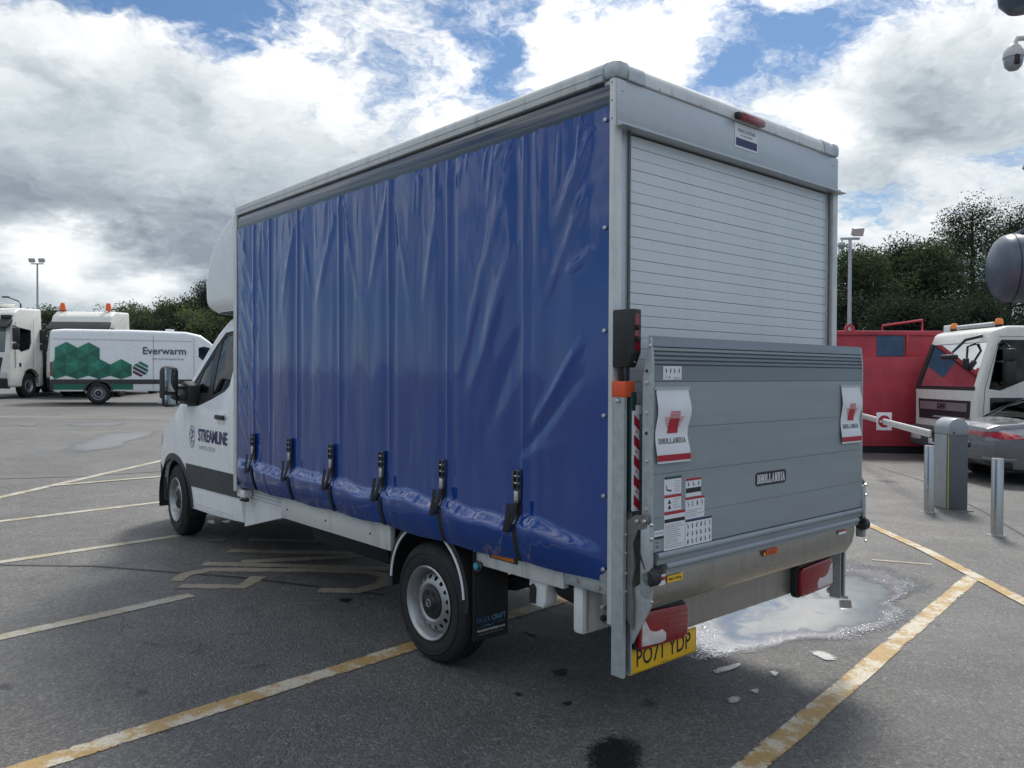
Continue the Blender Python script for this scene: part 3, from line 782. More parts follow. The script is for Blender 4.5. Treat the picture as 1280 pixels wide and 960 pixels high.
# ---- rear frame
def rivets(mb, pts, r=.006): 
    for p in pts: mb.bolt(p, -2, r, .004)
    return mb
for s, (a, b) in enumerate(((.006, .122), (1.94, W-.006))):
    m = MB().box((a, -.004, .80), (b, .06, 2.845), ALU, .003)
    m.box((a+.02 if s == 0 else b-.04, -.008, .82), (a+.04 if s == 0 else b-.02, -.0035, 2.84), ALU)
    m.box((b-.012 if s == 0 else a, -.012, .82), (b if s == 0 else a+.012, -.0035, 2.84), GREYB)
    m.build('rear_post', TRUCK)
h = MB().prism([(.05, 2.862), (-.028, 2.862), (-.028, 2.848), (-.062, 2.84), (-.062, 2.835), (.05, 2.835)], 0, .01, W+.03, ALU)
h.box((.01, -.026, 2.8625), (W-.01, .05, 3.046), ALU, .002)
rivets(h, [(x, -.026, z) for x in (.05, 1.97) for z in (2.9, 3.0)])
h.build('header_panel', TRUCK)
rr = MB().prism([(-.028, 3.0475), (-.034, 3.052), (-.034, 3.085), (-.026, 3.112), (-.006, 3.132), (.03, 3.142), (.09, 3.142), (.09, 3.08), (-.02, 3.0475)], 0, .17, W-.17, RAILW)
rivets(rr, [(x, -.0342, 3.06) for x in (.3, .62, 1.3, 1.55, 1.8)]); rr.build('rear_roof_rail', TRUCK)
MB().box((.93, -.066, 3.05), (1.15, -.035, 3.088), REDL, .008).box((.90, -.062, 3.052), (.93, -.035, 3.086), BLACKP, .006).build('marker_light', TRUCK)
st = MB().box((.918, -.0285, 2.915), (1.13, -.0265, 3.04), PAPER)
st.quad([(.926, -.0292, 2.925), (1.122, -.0292, 2.925), (1.122, -.0292, 2.965), (.926, -.0292, 2.965)], NAVY)
put_text(st, 'VEHICLE BODIES', .026, (1.024, -.0292, 3.005), 'B', INK, sx=.85); put_text(st, 'TEL SALES SERVICE', .013, (1.024, -.0292, 2.982), 'B', INK)
st.build('maker_sticker', TRUCK)
# roller shutter: one mesh per slat
shutter = MB().box((.122, .03, .86), (1.94, .05, 2.84), GREYB).build('roller_shutter', TRUCK)
slat = None
for k in range(39):
    z = 2.826-.0512*(k+1)
    if slat is None:
        slat = MB().prism([(.028, .0008), (.0075, .0012), (.007, .003), (.007, .0485), (.0075, .0502), (.028, .0506)], 0, .124, 1.938, SHUT, True).mesh('slat', 8)
    o = link('slat', slat, shutter); o.location = (0, .0008*math.sin(k*2.3), z)

# ---- lift columns
def column(x0, sg):
    X = lambda x: x0+sg*x
    m = MB()
    def bx(a, b, mt, bev=0): m.box((min(X(a[0]), X(b[0])), a[1], a[2]), (max(X(a[0]), X(b[0])), b[1], b[2]), mt, bev)
    bx((-.004, -.09, .40), (.006, -.022, 1.66), GALV); bx((.006, -.03, .40), (.058, -.022, 1.66), GALV)
    bx((.006, -.09, .40), (.014, -.083, 1.66), GALV); bx((.050, -.088, .40), (.058, -.03, 1.66), GALV)
    bx((.0065, -.060, .41), (.0498, -.0305, 1.65), DARKM)
    o = m.build('lift_column', TRUCK)
    c = MB(); c.box((min(X(-.008), X(.062)), -.094, 1.635), (max(X(-.008), X(.062)), -.018, 1.705), ORANGE, .004)
    c.bolt((X(-.006), -.055, 1.62), -1 if sg > 0 else 1, .012, .012); c.build('column_cap', o)
    return o
colL = column(.0, 1); colR = column(W, -1)
t = MB(); t.box((.035, -.112, 1.135), (.072, -.100, 1.575), PAPER)
for k in range(5):
    z = 1.165+k*.088
    t.quad([(.0355, -.1128, z), (.0715, -.1128, z-.03), (.0715, -.1128, z+.014), (.0355, -.1128, z+.044)], REDI)
    t.quad([(.045, -.1128, z+.052), (.062, -.1128, z+.046), (.055, -.1128, z+.066)], PINKI)
t.box((.045, -.114, 1.56), (.085, -.1135, 1.60), PAPER, 0, Matrix.Translation((0, 0, 0)))
t.build('hazard_tape_strip', colL)
MB().box((.034, -.098, 1.13), (.075, -.06, 1.66), mat('dark_green_cylinder', (.02, .06, .06), .4), .008).build('lift_guide', colL)
# control box
c = MB().prism([(-.06, 2.02), (.075, 2.02), (.075, 1.83), (.03, 1.765), (-.06, 1.765)], 0, -.006, .10, BLACKP, bev=.006, M=Matrix(((1,0,0,0),(0,-1,0,-.075),(0,0,1,0),(0,0,0,1))))
c = MB().prism([(-.020, 2.02), (-.135, 2.02), (-.135, 1.83), (-.105, 1.765), (-.020, 1.765)], 0, -.006, .055, BLACKP, bev=.006)
c.quad([(.012, -.1362, 1.84), (.040, -.1362, 1.84), (.040, -.1362, 2.0), (.012, -.1362, 2.0)], REDL)
for z in (1.89, 1.94): c.lathe([(.012, 0), (.012, -.012), (.001, -.014)], 1, (.026, -.136, z), BLACKP, seg=14)
c.bolt((.03, -.118, 1.79), -2, .006, .006)
c.tube([(.02, -.05, 1.77), (.02, -.05, 1.73), (.03, -.045, 1.705)], .012, BLACKP); c.build('lift_control_box', TRUCK)

# ---- tail lift platform (raised), planks, prints
PX0, PX1, PY = .058, 1.985, -.2
lift = MB().prism([(-.150, .955), (-.189, .955), (-.189, 1.79), (-.182, 1.892), (-.170, 1.892), (-.150, 1.72)], 0, PX0+.008, PX1-.008, ALUD).build('tail_lift', TRUCK)
def bar(name, poly, m, x0=PX0, x1=PX1, bev=0): return MB().prism(poly, 0, x0, x1, m, bev=bev).build(name, lift, 12 if 'tube' not in name else 40)
for z0, z1 in ((.962, 1.1095), (1.1105, 1.3005), (1.3015, 1.4995), (1.5005, 1.7035)):
    bar('plank', [(-.1895, z0), (-.1994, z0+.0003), (-.2, z0+.001), (-.2, z1-.001), (-.1994, z1-.0003), (-.1895, z1)], ALUP, PX0+.004, PX1-.004)
bar('plank', [(-.1895, 1.705), (-.199, 1.706), (-.199, 1.775), (-.1895, 1.777)], ALUD, PX0+.004, PX1-.004)
for k in range(4):
    z0 = 1.779+k*.0195; bar('tread_rib', [(-.1875, z0), (-.199+.0012*k, z0+.003), (-.1985+.0012*k, z0+.014), (-.1875, z0+.018)], ALUD if k != 3 else ALUP, PX0+.004, PX1-.004)
bar('platform_edge', [(-.171, 1.857), (-.196, 1.858), (-.186, 1.903), (-.174, 1.903)], ALUD)
for s in (0, 1):
    x0, x1 = (PX0-.008, PX0+.004) if s == 0 else (PX1-.004, PX1+.008)
    e = MB().prism([(-.148, 1.0), (-.201, 1.0), (-.201, 1.80), (-.190, 1.898), (-.182, 1.898), (-.148, 1.71)], 0, x0, x1, GALV)
    ax = -1 if s == 0 else 1
    for z in (1.15, 1.36, 1.57, 1.70, 1.86): e.bolt((x0 if s == 0 else x1, -.172 if z < 1.8 else -.188, z), ax, .009, .008)
    for z in (1.48, 1.75): e.lathe([(.008, 0), (.001, 0.0005)], 0, (x0-.001 if s == 0 else x1+.001, -.17, z), INK, seg=10)
    e.build('side_edge', lift)
bar('hinge_tube', [(-.150, .905), (-.203, .905), (-.206, .928), (-.213, .932), (-.217, .940), (-.216, .950), (-.209, .957), (-.150, .957)], ALUP, .085, 1.975)
bar('hinge_tube', [(-.150, .858), (-.203, .860), (-.205, .876), (-.211, .880), (-.214, .889), (-.211, .898), (-.204, .904), (-.150, .904)], ALUP, .15, 1.945)
# apron below
ap = MB().prism([(-.14, .852), (-.196, .8595), (-.200, .83), (-.185, .76), (-.15, .70), (-.12, .69), (-.11, .70), (-.14, .76), (-.16, .82)], 0, .06, 1.91, MILL, True)
ap.build('apron', lift)
# stickers and plaques
def sticker(name, x0, z0, x1, z1, m=PAPER, y=PY): return MB().box((x0, y-.0022, z0), (x1, y-.0004, z1), m), y-.0030
def bq(m, x0, z0, x1, z1, mt, y): m.quad([(x0, y, z0), (x1, y, z0), (x1, y, z1), (x0, y, z1)], mt)
srng = random.Random(5)
def lines(m, x0, z0, x1, z1, y, step=.009, mt=GREYI, th=.0028):
    z = z1-.006
    while z > z0+.003:
        bq(m, x0+.006, z-th, x0+.006+(x1-x0-.012)*srng.uniform(.6, 1), z, mt, y); z -= step
def picts(m, x0, z0, x1, z1, nx, nz, y):
    for i in range(nx):
        for j in range(nz):
            cx, cz = x0+(i+.5)*(x1-x0)/nx, z0+(j+.5)*(z1-z0)/nz; s = min((x1-x0)/nx, (z1-z0)/nz)*.36
            m.lathe([(s*.3, 0), (.0005, 0)], 1, (cx+srng.uniform(-.3, .3)*s, y, cz+s*.7), INK, seg=8)
            a = srng.uniform(-.6, .6)
            for q in range(3):
                b = a+srng.uniform(-1, 1); dx, dz = math.sin(b)*s, math.cos(b)*s; w_ = s*.16
                m.quad([(cx-w_, y, cz-s*.9), (cx+w_, y, cz-s*.9), (cx+dx*.6+w_, y, cz+abs(dz)*.4), (cx+dx*.6-w_, y, cz+abs(dz)*.4)], INK)
m, y = sticker('s', .135, 1.206, .256, 1.286); bq(m, .135, 1.274, .256, 1.286, mat('green_print', (.02, .08, .07), .5), y); lines(m, .2, 1.21, .256, 1.27, y, .011); 
m.quad([(.15, y, 1.225), (.185, y, 1.218), (.187, y, 1.224), (.152, y, 1.231)], INK); bq(m, .148, 1.228, .152, 1.25, INK, y); m.build('instruction_sticker', lift)
m, y = sticker('s', .136, 1.132, .256, 1.203); bq(m, .136, 1.192, .256, 1.203, REDI, y)
for z in (1.142, 1.165): m.quad([(.16, y, z), (.184, y, z), (.172, y, z+.02)], INK)
lines(m, .19, 1.135, .256, 1.19, y, .012); m.build('instruction_sticker', lift)
m, y = sticker('s', .136, .960, .284, 1.130); bq(m, .136, 1.117, .284, 1.130, REDI, y); bq(m, .138, 1.082, .282, 1.098, INK, y); lines(m, .136, .962, .284, 1.078, y); m.build('instruction_sticker', lift)
m, y = sticker('s', .288, 1.182, .405, 1.266); bq(m, .288, 1.255, .405, 1.266, REDI, y); bq(m, .29, 1.200, .403, 1.222, INK, y); picts(m, .29, 1.224, .403, 1.254, 3, 1, y); m.build('instruction_sticker', lift)
m, y = sticker('s', .288, 1.082, .431, 1.179); bq(m, .288, 1.169, .431, 1.179, REDI, y); picts(m, .29, 1.13, .429, 1.168, 4, 1, y); lines(m, .288, 1.084, .431, 1.128, y); m.build('instruction_sticker', lift)
m, y = sticker('s', .288, .960, .489, 1.079); bq(m, .288, 1.069, .489, 1.079, NAVY, y); picts(m, .29, .962, .487, 1.066, 6, 3, y); m.build('instruction_sticker', lift)
m, y = sticker('s', .066, 1.02, .132, 1.056); bq(m, .066, 1.02, .132, 1.03, INK, y); put_text(m, 'PIN CODE', .011, (.099, y, 1.043), 'B', BLUEI); m.build('instruction_sticker', lift)
m, y = sticker('s', .066, .968, .108, 1.012, GREYI); put_text(m, '500', .016, (.087, y, .985), 'B', INK); put_text(m, 'MAX', .011, (.087, y, 1.003), 'B', INK); m.build('instruction_sticker', lift)
m, y = sticker('s', .125, 1.712, .255, 1.772, PAPER, -.1985); y = -.2015; picts(m, .13, 1.735, .25, 1.768, 4, 1, y); lines(m, .19, 1.713, .255, 1.73, y, .007); picts(m, .13, 1.714, .18, 1.734, 2, 1, y); m.build('instruction_sticker', lift)
# slab-serif lettering
def slab(txt, h, M, mt, mb, bold=.16):
    """letters drawn as strokes with slab serifs; M(x, z) -> 3D point"""
    w = h*.62; t = h*bold; x = 0
    def R(a, b, c, d): mb.quad([M(x+a, b), M(x+c, b), M(x+c, d), M(x+a, d)], mt)
    def Q(*p): mb.quad([M(x+a, b) for a, b in p], mt)
    s = t*.6
    for ch in txt:
        if ch == 'I':
            R(w*.25, 0, w*.25+t, h); R(.0+w*.05, 0, w*.45+t, s); R(w*.05, h-s, w*.45+t, h); x += w*.72; continue
        if ch in 'DHL': R(w*.1, 0, w*.1+t, h); R(-w*.02, 0, w*.3, s); R(-w*.02, h-s, w*.3, h)
        if ch == 'H': R(w*.75-t*.2, 0, w*.75+t*.8, h); R(w*.55, 0, w, s); R(w*.55, h-s, w, h); R(w*.1, h*.45, w*.8, h*.45+s)
        if ch == 'L': R(w*.1, 0, w*.95, s); R(w*.95-s, 0, w*.95, h*.35)
        if ch == 'D': R(w*.1, 0, w*.7, s); R(w*.1, h-s, w*.7, h); R(w*.95-t, h*.18, w*.95, h*.82); Q((w*.6, 0), (w*.72, 0), (w*.95, h*.2), (w*.95-t, h*.2)); Q((w*.6, h), (w*.95-t, h*.8), (w*.95, h*.8), (w*.72, h))
        if ch == 'O': R(w*.05, h*.2, w*.05+t, h*.8); R(w*.95-t, h*.2, w*.95, h*.8); R(w*.28, 0, w*.72, s); R(w*.28, h-s, w*.72, h); Q((w*.28, 0), (w*.4, 0), (w*.05+t, h*.2), (w*.05, h*.2)); Q((w*.6, 0), (w*.72, 0), (w*.95, h*.2), (w*.95-t, h*.2)); Q((w*.05, h*.8), (w*.05+t, h*.8), (w*.4, h), (w*.28, h)); Q((w*.6, h), (w*.95-t, h*.8), (w*.95, h*.8), (w*.72, h))
        if ch == 'A': Q((w*.08, 0), (w*.08+t*.8, 0), (w*.5+t*.4, h), (w*.5-t*.4, h)); Q((w*.92-t*.8, 0), (w*.92, 0), (w*.5+t*.4, h), (w*.5-t*.4, h)); R(w*.25, h*.28, w*.75, h*.28+s); R(-w*.02, 0, w*.34, s); R(w*.66, 0, w*1.02, s)
        if ch == 'N': R(w*.1, 0, w*.1+t*.8, h); R(w*.9-t*.8, 0, w*.9, h); Q((w*.9-t, 0), (w*.9, 0), (w*.1+t, h), (w*.1, h)); R(-w*.02, 0, w*.32, s); R(w*.66, h-s, w*1.02, h); R(-w*.02, h-s, w*.2, h)
        x += w*1.08
    return x
def slab_w(txt, h): return sum(h*.62*(.72 if c == 'I' else 1.08) for c in txt)
pq = MB().prism([(.872, 1.18), (1.128, 1.18), (1.142, 1.192), (1.142, 1.236), (1.128, 1.248), (.872, 1.248), (.858, 1.236), (.858, 1.192)], 1, PY-.0025, PY-.0004, INK)
hh = .046; k = .262/slab_w('DHOLLANDIA', hh); slab('DHOLLANDIA', hh, lambda x, z: (.870+x*k, PY-.0032, 1.191+z), PAPER, pq, .2); pq.build('maker_plaque', lift)
def flag(x0, x1):
    f = MB()
    def S(u, v, o=0): # u 0..1 across, v 0..1 down
        z = 1.672-.325*v; sw = .007*math.sin(v*7.0)*min(1, v*3); return (x0+(x1-x0)*u+sw, PY-.006-.014*(math.sin(v*math.pi*1.7)**2)*(.5+.5*u)-o, z)
    f.grid(lambda u, v: S(u, v), 6, 24, PAPER); f.grid(lambda u, v: S(u, v, -.0012), 6, 24, PAPER)
    f.grid(lambda u, v: S(u, .885+.085*v, .001), 6, 4, REDI)
    # stacked-bars emblem
    for i in range(9):
        v = .30+i*.019; a = .30-.0*i; f.grid(lambda u, w_: S(.36+.30*u, v+.013*w_, .001), 3, 1, PINKI)
    for i in range(7):
        v = .38+i*.02; wd = .30-.015*i; f.grid(lambda u, w_: S(.5-wd+2*wd*u, v+.009*w_, .0014), 3, 1, PINKI)
    f.grid(lambda u, w_: S(.35+.32*u, .50+.10*w_, .0018), 3, 4, REDI); f.grid(lambda u, w_: S(.36+.3*u, .40+.10*w_, .0016), 3, 4, REDI)
    L = slab_w('DHOLLANDIA', 1.0)
    slab('DHOLLANDIA', 1.0, lambda x, z: S(.08+.84*x/L, .735-.072*z, .0016), INK, f, .13)
    f.box((x0-.01, PY-.008, 1.668), (x1+.01, PY-.001, 1.682), ALU); f.build('warning_flag', lift)
flag(.072, .300); flag(1.722, 1.945)
m, y = sticker('s', .156, .817, .265, .847, YELLOWP, -.2045); put_text(m, 'MAX. 500 kg', .016, (.21, y, .832), 'B', INK, bold=.0004); m.build('load_label', lift)
m, y = sticker('s', .917, .822, 1.066, .852, ORANGE, -.2045); bq(m, .917, .822, .955, .852, INK, y); m.quad([(.925, y-.0004, .826), (.947, y-.0004, .826), (.936, y-.0004, .848)], YELLOWP); lines(m, .96, .822, 1.066, .852, y, .009, INK); m.build('load_label', lift)
m, y = sticker('s', 1.705, .832, 1.793, .855, PAPER, -.2045); bq(m, 1.705, .845, 1.793, .855, REDI, y); m.build('load_label', lift)
m, y = sticker('s', .095, .815, .140, .860, PAPER, -.2045); bq(m, .097, .835, .138, .852, REDI, y); m.build('load_label', lift)
# hinge arms
def arm(x0, sg):
    X = lambda x: x0+sg*x
    def B(m, a, b, mt, bev=.003): m.box((min(X(a[0]), X(b[0])), a[1], a[2]), (max(X(a[0]), X(b[0])), b[1], b[2]), mt, bev)
    ax = -1 if sg > 0 else 1
    m = MB().prism(([(-.06, .70), (-.125, .62), (-.13, .72), (-.12, .82)] if sg > 0 else [(-.06, .80), (-.12, .82)])+[ (-.135, .9), (-.125, 1.0), (-.15, 1.06), (-.20, 1.075), (-.205, 1.11), (-.185, 1.13), (-.14, 1.125), (-.10, 1.10), (-.07, 1.09)], 0, *sorted((X(.018), X(.030))), STEEL)
    for y_, z in ((-.085, .78), (-.085, .86), (-.085, .95), (-.085, 1.03), (-.15, 1.10), (-.19, 1.105)): m.bolt((X(.017), y_, z), ax, .010, .010)
    for z in (.72, .80, .89, .97, 1.05): m.bolt((X(.048), -.092, z), -2, .008, .008)
    m.build('hinge_plate', lift)
    g = MB(); B(g, (.02, -.212, .78), (.052, -.165, 1.09), GALV)
    if sg > 0: g.prism([(-.10, .60), (-.11, .55), (-.215, .74), (-.215, .86), (-.12, .80)], 0, *sorted((X(.032), X(.044))), GALV)
    for z in (1.09, 1.03, .86): g.bolt((X(.036), -.212, z), -2, .010, .012)
    g.bolt((X(.036), -.215, .76), -2, .008, .01); g.build('lift_arm', lift)
    k = MB(); k.lathe([(.001, -.03), (.03, -.03), (.038, -.02), (.038, .02), (.03, .03), (.001, .03)], 0, (X(.05), -.205, .86), BLACKP, seg=18)
    k.tube([(X(.04), -.18, 1.02), (X(.035), -.16, .96), (X(.04), -.19, .90), (X(.06), -.22, .86), (X(.085), -.235, .9)], [.012, .018, .022, .02, .008], BLACKP); k.build('rubber_buffer', lift)
arm(.0, 1); arm(2.045, -1)

# ---- rear lower: backing beam, lights, plate, bumper
MB().prism([(-.02, .51), (-.04, .505), (-.045, .53), (-.045, .70), (-.10, .70), (-.1, .705), (-.02, .705)], 0, .07, 1.90, MILL).build('rear_beam', TRUCK)
def tail_light(x0, sg):
    X = lambda x: x0+sg*x
    m = MB().prism([(X(0), .512), (X(.005), .675), (X(.03), .688), (X(.35), .668), (X(.372), .652), (X(.378), .50), (X(.36), .485), (X(.02), .497)], 1, -.085, -.046, BLACKP, bev=.005)
    o = m.build('tail_light', TRUCK)
    l = MB().prism([(X(.008), .517), (X(.012), .662), (X(.03), .672), (X(.345), .655), (X(.364), .64), (X(.368), .51), (X(.35), .494), (X(.025), .505)], 1, -.108, -.083, REDL, bev=.008); l.build('red_lens', o)
    for k in range(5): MB().prism([(X(.20), .53+k*.026), (X(.345), .522+k*.026), (X(.345), .526+k*.026), (X(.20), .534+k*.026)], 1, -.1105, -.106, REDL).build('lens_rib', o)
    for x_, z_ in ((.04, .655), (.34, .505)): MB().bolt((X(x_), -.108, z_), -2, .005, .003).build('lens_screw', o)
    c = MB().prism([(X(.02), .522), (X(.022), .64), (X(.045), .632), (X(.075), .585), (X(.115), .57), (X(.165), .572), (X(.19), .552), (X(.19), .518), (X(.16), .513)], 1, -.1125, -.105, CLEARL, bev=.003); c.build('clear_lens', o)
tail_light(.082, 1)
def tail_light_r():
    tail_light(1.845, -1)
tail_light_r()
p = MB().box((.075, -.058, .383), (.575, -.046, .502), YELLOWP, .002)
for a, b, c, d in ((.079, .387, .571, .3885), (.079, .4965, .571, .498), (.079, .387, .0805, .498), (.5695, .387, .571, .498)): bq(p, a, b, c, d, INK, -.0586)
put_text(p, 'PO71 YDP', .112, (.325, -.0588, .447), 'B', INK, sx=.80, bold=.0015, space=1.02); put_text(p, 'BS AU 145e', .009, (.325, -.0588, .394), 'B', INK)
p.build('number_plate', TRUCK)
MB().box((.055, .21, .50), (W-.055, .28, .735), WHITE2, .02).box((.075, .205, .52), (.09, .2095, .72), GREYI).build('underrun_bar', TRUCK)
b = MB().box((.03, .0, .735), (.075, .31, .80), GALV, .003)
for y_, z in ((.08, .76), (.22, .765)): b.bolt((.029, y_, z), -1, .010, .01)
b.box((.035, .03, .60), (.05, .07, .74), STEEL, .003); b.bolt((.03, .05, .63), -1, .014, .02, DARKM); b.bolt((.03, .05, .68), -1, .012, .02)
b.box((.03, -.03, .70), (.06, .03, .78), mat('brass_latch', (.30, .24, .14), .4, .7), .003); b.build('corner_bracket', TRUCK)
# white step / light bracket under the sill
s = MB().prism([(.60, .79), (.60, .60), (.585, .565), (.49, .565), (.475, .60), (.475, .66), (.44, .72), (.40, .79)], 0, .065, .15, WHITE2, bev=.012)
s.prism([(.585, .665), (.587, .60), (.575, .58), (.545, .58), (.54, .66), (.56, .68)], 0, .058, .068, INK)
s.build('sill_bracket', TRUCK)
MB().tube([(.17, .44, .69), (.17, .34, .685), (.17, .29, .68)], [.075, .085, .07], DARKM, 16).box((.2, .25, .6), (.5, .32, .72), STEEL).build('air_bellows', TRUCK)
# mudguards, flaps, filler tube
for s in (0, 1):
    X = lambda x: x if s == 0 else W-x
    cy, cz, R0 = 1.475, .465, .405
    m = MB()
    def gd(u, v, r): 
        a = R_(-8+196*u); return (X(.045+.26*v), cy+r*math.cos(a), cz+r*math.sin(a))
    m.grid(lambda u, v: gd(u, v, R0), 36, 2, BLACKP); m.grid(lambda u, v: gd(u, v, R0-.014), 36, 2, BLACKP)
    m.grid(lambda u, v: (X(.045), cy+(R0-.04*v)*math.cos(R_(-8+196*u)), cz+(R0-.04*v)*math.sin(R_(-8+196*u))), 36, 1, BLACKP)
    o = m.build('mudguard', TRUCK)
    tr = MB().tube([(X(.040), cy+(R0-.036)*math.cos(R_(a)), cz+(R0-.036)*math.sin(R_(a))) for a in range(2, 180, 5)], .0075, PAPER, 8)
    tr.build('edge_trim', o)
    x0, x1 = sorted((X(.025), X(.275)))
    f = MB().box((x0, 1.0, .275), (x1, 1.008, .77), DARKM, .003)
    cx = (x0+x1)/2
    if s == 0:
        put_text(f, 'TRUCK', .038, (cx-.055, .9985, .385), 'B', BLUEI, sx=.82); put_text(f, 'CRAFT', .040, (cx+.055, .9985, .387), 'B', mat('pale_blue_print', (.10, .28, .42), .5), bold=.001, sx=.82)
        f.quad([(cx-.105, .9985, .345), (cx-.02, .9985, .360), (cx-.005, .9985, .352), (cx+.045, .9985, .372), (cx-.01, .9985, .345), (cx-.025, .9985, .352)], BLUEI)
        put_text(f, 'BODIES', .018, (cx+.075, .9985, .358), 'B', BLUEI); put_text(f, 'TRUCKCRAFTBODIES.CO.UK', .0155, (cx, .9985, .328), 'B', PAPER, bold=.0004); put_text(f, 'NEW AND USED BODIES FOR ALL NEEDS', .0095, (cx, .9985, .308), 'B', GREYI)
    f.build('mud_flap', TRUCK)
t = MB().tube([(.02, .965, .70), (.26, .965, .70)], .022, DARKM, 14).lathe([(.03, 0), (.03, .012), (.024, .012)], 0, (.015, .965, .70), STEEL, seg=16).lathe([(.03, 0), (.03, .012), (.02, .012)], 0, (.23, .965, .70), STEEL, seg=16)
t.lathe([(.001, -.006), (.018, -.004), (.02, .004)], 0, (.013, .965, .70), mat('light_blue_cap', (.05, .30, .45), .4), seg=14); t.build('breather_tube', TRUCK)
MB().box((.032, .68, .765), (.046, .86, .795), AMBER, .004).box((.036, .66, .76), (.06, .88, .80), BLACKP).build('side_marker', TRUCK)
MB().box((.085, 3.52, .765), (.10, 3.58, .80), AMBER, .005).build('side_marker', TRUCK)
MB().box((.02, 4.05, .70), (.09, 4.2, .76), WHITE2, .004).box((.015, 4.02, .67), (.05, 4.1, .70), DARKM, .004).tube([(.01, 4.1, .68), (.01, 3.95, .70)], .01, DARKM).build('front_bracket', TRUCK)

# ---- wind deflector over the cab
def deflector():
    def prof(z):
        t = (z-2.29)/(3.10-2.29)
        keys = [(0, 5.10), (.04, 5.20), (.12, 5.26), (.35, 5.22), (.6, 5.06), (.8, 4.82), (.93, 4.56), (1.0, 4.30)]
        yf = np.interp(t, [k[0] for k in keys], [k[1] for k in keys])
        hw = np.interp(t, [0, .08, .5, 1], [.88, .92, .96, .995]); return yf, hw
    rings = []; N = 24
    for z in np.concatenate([[2.285, 2.29, 2.30, 2.33], np.linspace(2.36, 3.09, 22), [3.105]]):
        yf, hw = prof(min(z, 3.1)); ring = []
        r = min(.28, max(.03, yf-4.21)); scoop = .0
        pts = [(-hw, 4.205)]
        for k in range(9):
            a = math.pi*(1-k/16); pts.append((-hw+r+r*math.cos(a), yf-r+r*math.sin(a)))
        for k in range(1, 8): pts.append(((-hw+r)*(1-k/4), yf+.05*(1-abs(1-k/4))**.5*min(1, (yf-4.2)/.3)))
        for k in range(9):
            a = math.pi*(.5-k/16); pts.append((hw-r+r*math.cos(a), yf-r+r*math.sin(a)))
        pts.append((hw, 4.205))
        rings.append([(1.01+x, y, z) for x, y in pts])
    n = len(rings[0]); vs = [v for r in rings for v in r]
    fs = [(i*n+k, i*n+k+1, (i+1)*n+k+1, (i+1)*n+k) for i in range(len(rings)-1) for k in range(n-1)]+[list(range((len(rings)-1)*n, len(rings)*n))]
    fs = [f[::-1] if False else f for f in fs]
    me = MB().add(vs, fs, WHITE, True).mesh('wind_deflector', 50)
    me = solidify(me, .008, -1); me.set_sharp_from_angle(angle=R_(50))
    return link('wind_deflector', me, TRUCK)
deflector()

# ---- cab
KEYS = [ # y, zb, zt, wb, wm, wt, zm, r
 (4.22, .455, 2.25, .93, .968, .80, 1.42, .13), (4.45, .445, 2.27, .94, .970, .80, 1.42, .13), (4.80, .435, 2.275, .945, .972, .80, 1.42, .14), (4.95, .43, 2.255, .945, .972, .80, 1.42, .15),
 (5.10, .43, 2.15, .945, .972, .82, 1.42, .13), (5.30, .43, 1.965, .95, .975, .85, 1.42, .10), (5.55, .43, 1.72, .96, .98, .89, 1.40, .08), (5.72, .43, 1.55, .965, .982, .915, 1.36, .07),
 (5.80, .43, 1.48, .965, .982, .90, 1.30, .09), (6.05, .42, 1.405, .955, .972, .86, 1.2, .14), (6.30, .40, 1.30, .92, .94, .80, 1.08, .16), (6.48, .40, 1.20, .86, .88, .73, 1.0, .17), (6.62, .40, 1.08, .76, .79, .64, .92, .16), (6.71, .41, .96, .64, .67, .54, .82, .12), (6.76, .44, .86, .50, .52, .42, .76, .08)]
CX = 1.01
def cab_shell(shrink=0.0, m=WHITE):
    def prof(p):
        y, h = body_prof(p); return y, [(max(0, x-shrink) if x > 0 else 0, z-shrink if z > 1.3 else z) for x, z in h]
    return loft(interp(KEYS, .07), prof, m, CX)
